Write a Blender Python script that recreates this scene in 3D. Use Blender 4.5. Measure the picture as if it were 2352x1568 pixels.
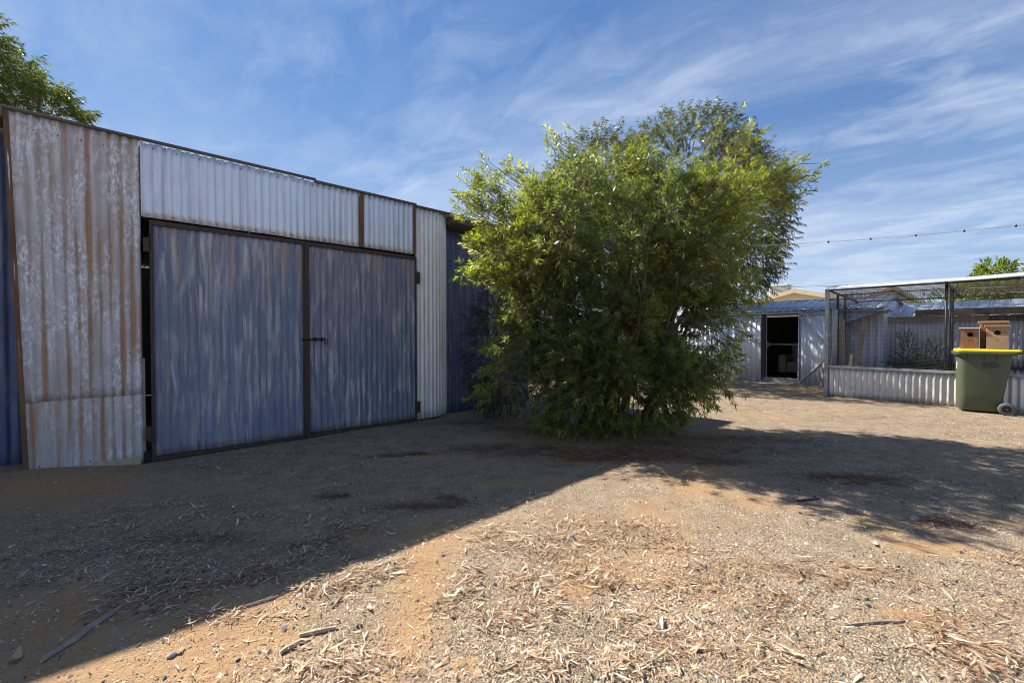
import bpy, math, random
import numpy as np
from mathutils import Vector, Matrix, Euler

random.seed(7); RNG = np.random.default_rng(11)
R = math.radians
for o in list(bpy.data.objects): bpy.data.objects.remove(o)
S = bpy.context.scene
COL = S.collection

# ------------------------------------------------------------------ camera
CAMH, PITCH, F = 1.30, R(0.917), 1000.0          # F: focal length in units of a 2352 px wide picture
cd = bpy.data.cameras.new('camera'); cam = bpy.data.objects.new('camera', cd); COL.objects.link(cam)
cd.sensor_width = 36; cd.lens = F/2352*36; cd.clip_end = 4000; cd.clip_start = .05
cam.location = (0, 0, CAMH); cam.rotation_euler = (R(90)-PITCH, 0, 0)
S.camera = cam
# ------------------------------------------------------------------ light
SUN_EL, SUN_AZ = R(43.5), math.atan2(-.82, .57)    # azimuth measured from +Y towards +X
sd = Vector((math.sin(SUN_AZ)*math.cos(SUN_EL), math.cos(SUN_AZ)*math.cos(SUN_EL), math.sin(SUN_EL)))
sl = bpy.data.lights.new('sun', 'SUN'); sl.energy = 3.9; sl.angle = R(.55); sl.color = (1, .94, .85)
so = bpy.data.objects.new('sun', sl); COL.objects.link(so); so.rotation_euler = (-sd).to_track_quat('-Z', 'Y').to_euler()
so.location = (-20, 20, 30)
S.view_settings.view_transform = 'Standard'; S.view_settings.look = 'None'
S.view_settings.gamma = 1; S.view_settings.use_curve_mapping = False
S.view_settings.exposure = 1.42
S.render.engine = 'CYCLES'
S.cycles.use_denoising = True; S.cycles.denoising_prefilter = 'ACCURATE'; S.cycles.denoising_input_passes = 'RGB_ALBEDO_NORMAL'; S.cycles.max_bounces = 8; S.cycles.transparent_max_bounces = 24
S.cycles.sample_clamp_indirect = 6; S.cycles.filter_width = 1.0

W = bpy.data.worlds.new('World'); S.world = W; W.use_nodes = True
nt = W.node_tree; nt.nodes.clear()
def nd(nt, t, **kw):
    n = nt.nodes.new(t)
    for k, v in kw.items(): setattr(n, k, v)
    return n
def lk(nt, a, b): nt.links.new(a, b)
sky = nd(nt, 'ShaderNodeTexSky', sky_type='NISHITA', sun_disc=False, sun_elevation=SUN_EL, sun_rotation=SUN_AZ,
         air_density=1.0, dust_density=.1, ozone_density=4.0, altitude=200)
bg = nd(nt, 'ShaderNodeBackground'); bg.inputs[1].default_value = .125
out = nd(nt, 'ShaderNodeOutputWorld')
tc = nd(nt, 'ShaderNodeTexCoord'); sx = nd(nt, 'ShaderNodeSeparateXYZ'); lk(nt, tc.outputs['Generated'], sx.inputs[0])
def mth(nt, op, a, b=None, c=None, clamp=False):
    n = nd(nt, 'ShaderNodeMath', operation=op); n.use_clamp = clamp
    for i, v in enumerate((a, b, c)):
        if v is None: continue
        if isinstance(v, (int, float)): n.inputs[i].default_value = v
        else: lk(nt, v, n.inputs[i])
    return n.outputs[0]
def ramp(nt, fac, stops, interp='LINEAR'):
    n = nd(nt, 'ShaderNodeValToRGB'); n.color_ramp.interpolation = interp
    e = n.color_ramp.elements
    while len(e) < len(stops): e.new(.5)
    for el, (p, c) in zip(e, stops):
        el.position = p; el.color = (c, c, c, 1) if isinstance(c, (int, float)) else (*c, 1)
    lk(nt, fac, n.inputs[0]); return n.outputs[0]
def mixc(nt, fac, a, b, mode='MIX'):
    n = nd(nt, 'ShaderNodeMix', data_type='RGBA', blend_type=mode)
    for i, v in ((0, fac), (6, a), (7, b)):
        if isinstance(v, (int, float)): n.inputs[i].default_value = v
        elif isinstance(v, tuple): n.inputs[i].default_value = (*v, 1)
        else: lk(nt, v, n.inputs[i])
    return n.outputs[2]
def noise(nt, vec, scale, detail=4, rough=.55, dist=0.):
    n = nd(nt, 'ShaderNodeTexNoise'); n.inputs['Scale'].default_value = scale; n.inputs['Detail'].default_value = detail
    n.inputs['Roughness'].default_value = rough; n.inputs['Distortion'].default_value = dist
    if vec is not None: lk(nt, vec, n.inputs['Vector'])
    return n.outputs['Fac']
def mapping(nt, vec, scale=(1, 1, 1), rot=(0, 0, 0), loc=(0, 0, 0)):
    n = nd(nt, 'ShaderNodeMapping'); n.inputs['Scale'].default_value = scale
    n.inputs['Rotation'].default_value = rot; n.inputs['Location'].default_value = loc
    lk(nt, vec, n.inputs['Vector']); return n.outputs[0]
# thin cirrus on a high flat layer, streaked along one wind direction
zz = mth(nt, 'ADD', mth(nt, 'MAXIMUM', sx.outputs[2], 0.), .16)
cb = nd(nt, 'ShaderNodeCombineXYZ'); lk(nt, mth(nt, 'DIVIDE', sx.outputs[0], zz), cb.inputs[0]); lk(nt, mth(nt, 'DIVIDE', sx.outputs[1], zz), cb.inputs[1])
m0 = nd(nt, 'ShaderNodeVectorRotate', rotation_type='Z_AXIS'); lk(nt, cb.outputs[0], m0.inputs['Vector']); m0.inputs['Angle'].default_value = R(38)
m1 = mapping(nt, m0.outputs[0], (.62, 1.5, 1), loc=(5.6, .3, 1))
m2 = mapping(nt, m0.outputs[0], (1.6, 2.6, 1), loc=(7.4, 4.1, 2))
m3 = mapping(nt, m0.outputs[0], (.45, .6, 1), loc=(1.0, 3.0, 7))
n1 = ramp(nt, noise(nt, m1, 1.5, 8, .56, .35), [(.40, 0), (.76, 1)])
n2 = ramp(nt, noise(nt, m2, 1.9, 8, .60, .5), [(.47, 0), (.76, 1)])
n3 = ramp(nt, noise(nt, m3, 1.3, 3, .5), [(.30, .25), (.60, 1)])
cl = mth(nt, 'MULTIPLY', mth(nt, 'ADD', mth(nt, 'MULTIPLY', n1, .75), mth(nt, 'MULTIPLY', n2, .75)), n3)
low = ramp(nt, sx.outputs[2], [(0., .60), (.14, .42), (.36, .08), (.55, .0)])
cl = mth(nt, 'ADD', cl, low, clamp=True)
cl = mth(nt, 'MULTIPLY', cl, .46)
# soft shoulder: the whole dome is compressed the same way, so that the horizon does not burn out
def vm(op, a, b):
    n = nd(nt, 'ShaderNodeVectorMath', operation=op)
    for i, v in enumerate((a, b)):
        if isinstance(v, tuple): n.inputs[i].default_value = v
        else: lk(nt, v, n.inputs[i])
    return n.outputs[0]
c1 = vm('MULTIPLY', sky.outputs[0], (.40, .545, .79))
c2 = vm('DIVIDE', c1, vm('ADD', vm('MULTIPLY', c1, (1/1.9, 1/2.7, 1/3.9)), (1., 1., 1.)))
skc = mixc(nt, cl, c2, (2.95, 3.15, 3.45))
lk(nt, skc, bg.inputs[0]); lk(nt, bg.outputs[0], out.inputs[0])

# ------------------------------------------------------------------ helpers
def tag(o, label=None, cat=None, group=None, kind=None, category=None):
    cat = cat or category
    for k, v in (('label', label), ('category', cat), ('group', group), ('kind', kind)):
        if v: o[k] = v
    return o
def empty(name, loc, rz=0, **kw):
    o = bpy.data.objects.new(name, None); COL.objects.link(o); o.location = loc; o.rotation_euler = (0, 0, rz)
    o.empty_display_size = .2
    return tag(o, **kw)
def link(name, me, mat=None, parent=None, **kw):
    o = bpy.data.objects.new(name, me); COL.objects.link(o)
    if mat is not None and not me.materials: me.materials.append(mat)
    if parent is not None: o.parent = parent
    return tag(o, **kw)
def npmesh(name, V, Fc, smooth=False, col=None, attrs=None):
    """V (n,3) ; Fc: (m,k) array or list of such arrays"""
    me = bpy.data.meshes.new(name); V = np.asarray(V, np.float32)
    Fs = [np.asarray(f, np.int32) for f in (Fc if isinstance(Fc, list) else [Fc])]
    me.vertices.add(len(V)); me.vertices.foreach_set('co', V.ravel())
    li = np.concatenate([f.ravel() for f in Fs]); cnt = np.concatenate([np.full(len(f), f.shape[1], np.int32) for f in Fs])
    me.loops.add(len(li)); me.loops.foreach_set('vertex_index', li)
    me.polygons.add(len(cnt)); st = np.zeros(len(cnt), np.int32); st[1:] = np.cumsum(cnt)[:-1]
    me.polygons.foreach_set('loop_start', st)
    if smooth: me.polygons.foreach_set('use_smooth', np.ones(len(cnt), bool))
    if col is not None:
        a = me.color_attributes.new('Col', 'FLOAT_COLOR', 'POINT')
        c = np.ones((len(V), 4), np.float32); c[:, :3] = col; a.data.foreach_set('color', c.ravel())
    for k, v in (attrs or {}).items():
        a = me.attributes.new(k, 'FLOAT', 'POINT'); a.data.foreach_set('value', np.asarray(v, np.float32))
    me.update(calc_edges=True); me.validate(); return me
class MB:
    """collects simple solids into one mesh"""
    def __init__(s): s.v = []; s.f = []
    def add(s, vs, fs):
        b = len(s.v); s.v += [tuple(v) for v in vs]; s.f += [tuple(b+i for i in f) for f in fs]; return s
    def box(s, x0, x1, y0, y1, z0, z1, M=None):
        vs = [Vector(p) for p in ((x0,y0,z0),(x1,y0,z0),(x1,y1,z0),(x0,y1,z0),(x0,y0,z1),(x1,y0,z1),(x1,y1,z1),(x0,y1,z1))]
        if M is not None: vs = [M @ v for v in vs]
        return s.add(vs, [(0,3,2,1),(4,5,6,7),(0,1,5,4),(1,2,6,5),(2,3,7,6),(3,0,4,7)])
    def bar(s, a, b, w, t, up=(0,0,1)):
        a, b = Vector(a), Vector(b); d = (b-a); L = d.length; d.normalize(); u = Vector(up)
        if abs(u.dot(d)) > .99: u = Vector((0,1,0))
        x = d.cross(u).normalized(); y = x.cross(d)
        vs = [p + x*i*w/2 + y*j*t/2 for p in (a, b) for i, j in ((-1,-1),(1,-1),(1,1),(-1,1))]
        return s.add(vs, [(0,1,2,3),(7,6,5,4),(0,4,5,1),(1,5,6,2),(2,6,7,3),(3,7,4,0)])
    def tube(s, pts, rad, n=8, cap=True):
        pts = [Vector(p) for p in pts]; rad = rad if hasattr(rad, '__len__') else [rad]*len(pts); b = len(s.v)
        for i, p in enumerate(pts):
            d = (pts[min(i+1, len(pts)-1)] - pts[max(i-1, 0)]).normalized()
            u = Vector((0,0,1)) if abs(d.z) < .9 else Vector((1,0,0)); x = d.cross(u).normalized(); y = x.cross(d)
            for k in range(n):
                a = 2*math.pi*k/n; s.v.append(tuple(p + (x*math.cos(a) + y*math.sin(a))*rad[i]))
        for i in range(len(pts)-1):
            for k in range(n):
                s.f.append((b+i*n+k, b+(i+1)*n+k, b+(i+1)*n+(k+1) % n, b+i*n+(k+1) % n))
        if cap:
            s.f.append(tuple(b+k for k in range(n))); s.f.append(tuple(b+(len(pts)-1)*n+n-1-k for k in range(n)))
        return s
    def build(s, name, mat, parent=None, bevel=0, smooth=False, **kw):
        me = bpy.data.meshes.new(name); me.from_pydata(s.v, [], s.f); me.update()
        if smooth: me.polygons.foreach_set('use_smooth', np.ones(len(me.polygons), bool))
        o = link(name, me, mat, parent, **kw)
        if bevel:
            m = o.modifiers.new('bevel', 'BEVEL'); m.width = bevel; m.segments = 2; m.limit_method = 'ANGLE'; m.angle_limit = R(40)
        return o
# value noise for placing things
_P = RNG.permutation(4096).astype(np.int64); _PV = RNG.random(4096)
def vn(x, y):
    xi = np.floor(x).astype(np.int64); yi = np.floor(y).astype(np.int64); fx = x-xi; fy = y-yi
    fx = fx*fx*(3-2*fx); fy = fy*fy*(3-2*fy)
    h = lambda a, b: _PV[_P[(_P[a & 4095] + b) & 4095]]
    return (h(xi,yi)*(1-fx)+h(xi+1,yi)*fx)*(1-fy) + (h(xi,yi+1)*(1-fx)+h(xi+1,yi+1)*fx)*fy
def fbm(x, y, oct=4):
    a = .5; s = 0; t = 0
    for i in range(oct): s = s+a*vn(x*2**i+17.3*i, y*2**i-9.1*i); t += a; a *= .55
    return s/t
SHED_P, SHED_A = (-3.67, 4.42), math.atan2(.682, .731)
def G(px, py, z=0.):
    """picture position (2352 wide) -> point on the level z"""
    dx, dy, dz = (px-1176)/F, 1., (784-py)/F
    c, s_ = math.cos(PITCH), math.sin(PITCH); dy, dz = dy*c + dz*s_, dz*c - dy*s_
    t = (z-CAMH)/dz; return np.array((dx*t, dy*t))
def gh(x, y):
    """height of the ground"""
    r = np.hypot(x, y); k = np.clip((26-r)/10, 0, 1)
    dx, dy = x-SHED_P[0], y-SHED_P[1]; s_ = dx*.731+dy*.682; nn = dx*.682-dy*.731
    md = .115*np.clip((-.10-s_)/.75, 0, 1)*np.exp(-(np.maximum(nn, 0)/.55)**2)*(s_ > -6)
    return md + k*((fbm(x*.55+3, y*.55, 3)-.5)*.035 + (fbm(x*3.1, y*3.1+8, 3)-.5)*.016)

# ------------------------------------------------------------------ materials
def newmat(name):
    m = bpy.data.materials.new(name); m.use_nodes = True; n = m.node_tree
    return m, n, n.nodes['Principled BSDF']
def setc(n, sock, v):
    if isinstance(v, tuple): sock.default_value = (*v, 1)
    elif isinstance(v, (int, float)): sock.default_value = v
    else: lk(n, v, sock)
def bump(n, b, h, strength=.3, dist=.01):
    k = nd(n, 'ShaderNodeBump'); k.inputs['Strength'].default_value = strength; k.inputs['Distance'].default_value = dist
    lk(n, h, k.inputs['Height']); lk(n, k.outputs[0], b.inputs['Normal'])
def objvec(n):
    t = nd(n, 'ShaderNodeTexCoord'); i = nd(n, 'ShaderNodeObjectInfo'); a = nd(n, 'ShaderNodeVectorMath', operation='ADD')
    mm = nd(n, 'ShaderNodeVectorMath', operation='SCALE'); cx = nd(n, 'ShaderNodeCombineXYZ')
    for q in range(3): lk(n, i.outputs['Random'], cx.inputs[q])
    lk(n, cx.outputs[0], mm.inputs[0]); mm.inputs['Scale'].default_value = 37.
    lk(n, t.outputs['Object'], a.inputs[0]); lk(n, mm.outputs[0], a.inputs[1])
    return a.outputs[0], t.outputs['Object']
def plain(name, c, rough=.6, metal=0, var=.25, scale=9, bumps=.15, stretch=(1, 1, 1), c2=None, spec=.5):
    m, n, b = newmat(name); v, _ = objvec(n); v = mapping(n, v, stretch)
    f = noise(n, v, scale, 6, .6); d = c2 or tuple(q*(1-var*1.6) for q in c)
    setc(n, b.inputs['Base Color'], mixc(n, ramp(n, f, [(.3, 0), (.72, 1)]), c, d))
    b.inputs['Roughness'].default_value = rough; b.inputs['Metallic'].default_value = metal; b.inputs['Specular IOR Level'].default_value = spec
    if bumps: bump(n, b, noise(n, v, scale*7, 4), bumps, .004)
    return m
def sheetmat(name, base, base2, streak=(.3, .3, .32), s_amt=.5, rust=(.16, .075, .035), r_amt=.3, rough=.5, metal=0., grime=.3, speck=0., pitch=.076, side=0., foot=0., topr=0., r0=.56, fleck=0.):
    """weathered corrugated metal: runs, streaks and rust along the fall of the sheet"""
    m, n, b = newmat(name); v, o = objvec(n)
    sp = nd(n, 'ShaderNodeSeparateXYZ'); lk(n, o, sp.inputs[0])
    c = mixc(n, ramp(n, noise(n, v, 2.2, 6, .6), [(.3, 0), (.7, 1)]), base, base2)
    f = noise(n, mapping(n, v, (20, 20, 1.9)), 1., 5, .60, .5)
    g = noise(n, mapping(n, v, (1.7, 1.7, 1.1)), 1., 3, .5)
    k = mth(n, 'MULTIPLY', ramp(n, f, [(.48, 0), (.64, 1)]), ramp(n, g, [(.34, .12), (.60, 1)]))
    c = mixc(n, mth(n, 'MULTIPLY', k, s_amt), c, streak)
    if grime:
        gr = ramp(n, noise(n, mapping(n, v, (34, 34, .55)), 1., 4, .6), [(.55, 0), (.75, 1)])
        c = mixc(n, mth(n, 'MULTIPLY', gr, grime), c, (.12, .105, .10))
    if speck:
        fl = ramp(n, noise(n, mapping(n, v, (1, 1, .5)), 38., 6, .72), [(.46, 0), (.58, 1)])
        fl = mth(n, 'MULTIPLY', fl, ramp(n, noise(n, mapping(n, v, (2, 2, .6)), 3.5, 4), [(.40, 0), (.62, 1)]))
        c = mixc(n, mth(n, 'MULTIPLY', fl, speck), c, (.82, .85, .90))
    ph = mth(n, 'SINE', mth(n, 'MULTIPLY', sp.outputs[0], 2*math.pi/pitch))
    ph = mth(n, 'MULTIPLY_ADD', ph, .5, .5)
    rn = noise(n, mapping(n, v, (13, 13, .75)), 1., 6, .65, .2)
    rm = mth(n, 'ADD', rn, mth(n, 'MULTIPLY', mth(n, 'SUBTRACT', ph, .5), side))
    if foot:      # rust creeping up from the lower edge, run marks from the upper one
        rm = mth(n, 'ADD', rm, mth(n, 'MULTIPLY', ramp(n, sp.outputs[2], [(0., 1), (.20, 0)]), foot))
    if topr:
        rm = mth(n, 'ADD', rm, mth(n, 'MULTIPLY', ramp(n, mth(n, 'MULTIPLY', sp.outputs[2], .4), [(.62, 0), (1., 1)]), topr))
    rm = ramp(n, rm, [(r0, 0), (r0+.18, 1)])
    rc = mixc(n, noise(n, v, 30., 4), rust, tuple(min(1, q*2.1) for q in rust))
    c = mixc(n, mth(n, 'MULTIPLY', rm, r_amt), c, rc)
    if fleck:
        fk = ramp(n, noise(n, mapping(n, v, (34, 34, 6)), 1., 5, .7), [(.655, 0), (.69, 1)])
        fk = mth(n, 'MULTIPLY', fk, ramp(n, noise(n, v, 1.6, 2), [(.50, 0), (.60, 1)])); c = mixc(n, mth(n, 'MULTIPLY', fk, fleck), c, (.72, .74, .76))
    oi = nd(n, 'ShaderNodeObjectInfo'); hv = nd(n, 'ShaderNodeHueSaturation'); lk(n, c, hv.inputs['Color']); lk(n, mth(n, 'MULTIPLY_ADD', oi.outputs['Random'], .26, .87), hv.inputs['Value']); c = hv.outputs[0]
    setc(n, b.inputs['Base Color'], c)
    setc(n, b.inputs['Roughness'], mth(n, 'MULTIPLY_ADD', noise(n, v, 18., 4), .3, rough-.15))
    b.inputs['Metallic'].default_value = metal
    hh = mth(n, 'ADD', noise(n, mapping(n, v, (3, 3, 1)), 1.5, 3), mth(n, 'MULTIPLY', noise(n, v, 120., 3), .12))
    bump(n, b, hh, .35, .012)
    return m
def vcol(name, rough=.6, trans=0., spec=.5, tcol=None):
    m, n, b = newmat(name); a = nd(n, 'ShaderNodeVertexColor', layer_name='Col'); lk(n, a.outputs[0], b.inputs['Base Color'])
    b.inputs['Roughness'].default_value = rough; b.inputs['Specular IOR Level'].default_value = spec
    if trans:
        t = nd(n, 'ShaderNodeBsdfTranslucent'); mx = nd(n, 'ShaderNodeMixShader'); mx.inputs[0].default_value = trans
        tcn = mixc(n, 1., a.outputs[0], tcol or (1.6, 1.6, .6), 'MULTIPLY'); lk(n, tcn, t.inputs[0])
        lk(n, b.outputs[0], mx.inputs[1]); lk(n, t.outputs[0], mx.inputs[2])
        lk(n, mx.outputs[0], n.nodes['Material Output'].inputs[0])
    return m
MT = {}
MT['galv_rust'] = sheetmat('rusty_galvanised', (.52, .51, .52), (.42, .35, .29), (.74, .76, .80), .65, (.25, .14, .075), .9, .6, .1, .3, 1., side=.22, r0=.50)
MT['galv_low'] = sheetmat('dull_galvanised', (.52, .51, .51), (.42, .36, .30), (.70, .70, .72), .5, (.25, .14, .075), .9, .58, .1, .4, .7, side=.22, r0=.50)
MT['rust_edge'] = plain('rust_brown', (.20, .105, .045), .8, 0, .4, 7, .4, (1, 1, .4), (.10, .055, .03))
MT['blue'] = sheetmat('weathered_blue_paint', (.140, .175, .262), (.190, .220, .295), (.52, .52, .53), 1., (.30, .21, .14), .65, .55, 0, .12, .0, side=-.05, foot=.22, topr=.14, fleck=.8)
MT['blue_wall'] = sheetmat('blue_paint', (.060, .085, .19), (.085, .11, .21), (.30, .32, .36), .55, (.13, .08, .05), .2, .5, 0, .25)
MT['header'] = sheetmat('bright_sheet', (.74, .82, .92), (.66, .74, .84), (.50, .50, .52), .35, (.24, .15, .085), .45, .42, .2, .55, side=0)
MT['white'] = sheetmat('white_sheet', (.90, .90, .89), (.84, .83, .82), (.52, .47, .42), .3, (.30, .20, .13), .6, .45, .1, .25, side=.05, foot=.15)
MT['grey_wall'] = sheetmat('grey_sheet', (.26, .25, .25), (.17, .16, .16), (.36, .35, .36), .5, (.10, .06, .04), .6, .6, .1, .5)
MT['frame'] = plain('rusty_frame_steel', (.085, .058, .045), .8, .1, .4, 14, .4, (1, 1, .5), (.045, .036, .032))
MT['fascia'] = plain('weathered_trim', (.15, .12, .10), .8, 0, .4, 5, .3, (.3, 1, 1), (.07, .055, .05))
MT['iron'] = plain('dark_iron', (.03, .026, .024), .6, .5, .3, 20, .3)
MT['screw'] = plain('screw_head', (.10, .085, .075), .5, .5, .3, 20, 0)
MT['timber'] = plain('bare_timber', (.50, .40, .29), .8, 0, .4, 6, .35, (6, 6, .6), (.33, .25, .18))
MT['timber_h'] = plain('grey_board', (.36, .30, .25), .85, 0, .4, 6, .35, (.7, 6, 8), (.21, .17, .14))
MT['timber_d'] = plain('dark_timber', (.10, .062, .045), .85, 0, .4, 7, .35, (.6, 6, 6), (.05, .033, .026))
MT['zinc'] = sheetmat('zincalume', (.66, .71, .78), (.58, .63, .70), (.74, .76, .80), .3, (.2, .15, .1), .10, .42, .1, .22, pitch=.19)
MT['zinc_roof'] = sheetmat('zinc_roof', (.42, .47, .54), (.34, .39, .46), (.5, .53, .57), .4, (.2, .15, .1), .1, .4, .3, .2, pitch=.19)
MT['zinc_frame'] = plain('zinc_frame', (.45, .48, .52), .45, .4, .25, 12, .15)
MT['aviary'] = sheetmat('aviary_sheet', (.68, .67, .65), (.60, .59, .58), (.48, .45, .40), .3, (.25, .18, .12), .25, .42, .25, .25, pitch=.094)
MT['galv_post'] = plain('galvanised_post', (.40, .42, .44), .5, .4, .4, 10, .2, (1, 1, .4), (.26, .27, .28))
MT['blackpipe'] = plain('black_pipe', (.028, .032, .045), .45, .3, .3, 12, .2)
MT['wire'] = plain('mesh_wire', (.075, .07, .068), .6, .3, .3, 5, 0)
MT['backwall'] = sheetmat('stained_sheet', (.58, .60, .65), (.47, .48, .52), (.66, .67, .70), .4, (.11, .06, .04), .95, .6, .15, .6, side=.05)
MT['white_flash'] = plain('white_flashing', (.48, .50, .52), .45, .1, .08, 6, .1)
MT['pale_roof'] = sheetmat('pale_roof_sheet', (.55, .58, .61), (.46, .49, .52), (.6, .6, .6), .3, (.2, .15, .1), .2, .5, .2, .25, pitch=.19)
MT['cream'] = plain('cream_wall', (.86, .80, .63), .8, 0, .06, 3, .1)
MT['barge'] = plain('tan_bargeboard', (.78, .62, .40), .7, 0, .12, 3, .1)
MT['roof_tan'] = plain('tan_roof', (.48, .42, .34), .6, .1, .15, 3, .1)
MT['roof_grey'] = plain('grey_roof', (.22, .26, .32), .5, .2, .15, 3, .1)
MT['ac'] = plain('cooler_plastic', (.66, .63, .57), .6, 0, .1, 5, .05)
MT['ac_dark'] = plain('cooler_louvre', (.20, .19, .18), .6, 0, .2, 5, .05)
MT['binbody'] = plain('green_bin_plastic', (.060, .080, .040), .5, 0, .12, 4, .12, (1, 1, .5), (.085, .098, .062))
MT['binrim'] = plain('green_rim_plastic', (.075, .092, .055), .45, 0, .12, 5, .1)
MT['yellow'] = plain('yellow_lid_plastic', (.78, .50, .012), .45, 0, .12, 4, .1)
MT['rubber'] = plain('grey_rubber', (.13, .125, .12), .7, 0, .3, 9, .2)
MT['hub'] = plain('dark_hub', (.045, .042, .04), .6, 0, .3, 9, .1)
MT['smudge'] = plain('faded_print', (.055, .058, .060), .6, 0, .3, 14, 0)
MT['sticker'] = plain('white_sticker', (.75, .75, .74), .5, 0, .1, 20, 0)
MT['ply'] = plain('ply_wood', (.34, .17, .065), .7, 0, .4, 5, .25, (7, 7, 1.2), (.19, .085, .032))
MT['ply_pale'] = plain('pale_ply', (.42, .29, .17), .75, 0, .35, 5, .25, (1.4, 7, 7), (.28, .17, .09))
MT['hole'] = plain('dark_inside', (.012, .01, .009), .9, 0, .2, 5, 0)
MT['fabric'] = plain('beige_fabric', (.30, .24, .19), .95, 0, .2, 12, .3)
MT['interior'] = plain('interior_lining', (.05, .045, .038), .9, 0, .2, 5, .1)
MT['stone'] = plain('stone', (.40, .36, .31), .85, 0, .3, 12, .5)
MT['bark'] = plain('bark', (.13, .095, .07), .9, 0, .4, 12, .5, (1, 1, .3))
MT['twig'] = plain('twig_bark', (.15, .115, .075), .85, 0, .35, 18, .3)
MT['cable'] = plain('grey_cable', (.60, .60, .60), .5, 0, .15, 10, 0)
MT['socket'] = plain('dark_socket', (.05, .055, .065), .5, 0, .2, 10, 0)
MT['leaf'] = vcol('leaf', .30, .58, .7)
MT['leaf_dry'] = vcol('dry_leaf', .7, .2, .3, (1.1, 1., .8))
MT['litter'] = vcol('litter', .75, .12, .3, (1.1, 1., .8))
MT['gravel'] = vcol('gravel_stone', .85, 0, .3)
def cloth():
    m, n, b = newmat('shade_cloth'); v, _ = objvec(n)
    b.inputs['Base Color'].default_value = (.50, .48, .45, 1); b.inputs['Roughness'].default_value = .9
    t = nd(n, 'ShaderNodeBsdfTransparent'); mx = nd(n, 'ShaderNodeMixShader')
    lk(n, ramp(n, noise(n, mapping(n, v, (1, 5, 1)), 2., 3), [(.3, .28), (.7, .6)]), mx.inputs[0])
    lk(n, t.outputs[0], mx.inputs[1]); lk(n, b.outputs[0], mx.inputs[2]); lk(n, mx.outputs[0], n.nodes['Material Output'].inputs[0])
    return m
MT['cloth'] = cloth()

# ------------------------------------------------------------------ ground
SHED_P, SHED_A = (-3.67, 4.42), math.atan2(.682, .731)
BX = np.array((1.5, 6.25))                      # foot of the big shrub
def soilmap(x, y):
    s = fbm(x*.55+5, y*.55+2, 4)
    v = np.clip((s-.56)*6, 0, 1)*.7
    f2 = np.clip((fbm(x*2.3+31, y*2.3, 3)-.56)*5, 0, 1)*.45
    v = np.maximum(v, f2)
    for (px, py, rx, ry, k) in [(120,1110,1.05,.35,1),(200,1090,.9,.3,1),(960,1330,.17,.6,1),(930,1450,.16,.28,1),(1000,1230,.25,.35,.9),(420,1540,.35,.12,1),(250,1550,.3,.1,1),
                                (150,1380,.5,.2,.7),(60,1140,1.2,.4,1),(500,1120,.8,.2,.6),(700,1180,.5,.15,.5),(300,1420,.4,.15,.7),(1400,1010,1.7,.5,1),(1250,985,.8,.4,.9),(1100,950,.8,.35,.9),(800,1240,.13,.12,1),(1320,1330,.10,.2,1),(1070,1530,.12,.07,1),
                                (1180,1110,.9,.12,.7),(2140,1260,.35,.14,.9),(2100,1420,.3,.12,.7),(980,1050,.3,.12,.9),(620,1470,.25,.1,.8),(850,1550,.3,.07,.8)]:
        p = G(px, py); d = ((x-p[0])/rx)**2 + ((y-p[1])/ry)**2
        v = np.maximum(v, k*np.exp(-d*.9))
    v = v*np.clip(.55+.9*fbm(x*5, y*5+40, 3), 0, 1.15)*np.clip(1.25-np.hypot(x-.5, y-2.)*.10, .25, 1)
    return np.clip(v*1.12, 0, 1)
def ground():
    N = 400; u = np.linspace(-1, 1, N); k = 7.0; A = 900/math.sinh(k)
    gx = 1.2 + A*np.sinh(k*u); gy = 3.2 + A*np.sinh(k*u)
    X, Y = np.meshgrid(gx, gy); x = X.ravel(); y = Y.ravel()
    V = np.stack([x, y, gh(x, y)], 1); i = np.arange(N*N).reshape(N, N)
    Fc = np.stack([i[:-1, :-1], i[:-1, 1:], i[1:, 1:], i[1:, :-1]], -1).reshape(-1, 4)
    mu = np.zeros(len(x))
    for px, py, rx, ry, k, tn in CLUMPS:
        if tn > .75 and k > 650:
            p = G(px, py); mu = np.maximum(mu, np.exp(-(((x-p[0])/rx)**2+((y-p[1])/ry)**2)*1.1)*min(1, k/700))
    return npmesh('ground', V, Fc, True, attrs={'soil': soilmap(x, y), 'mulch': mu})
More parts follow.
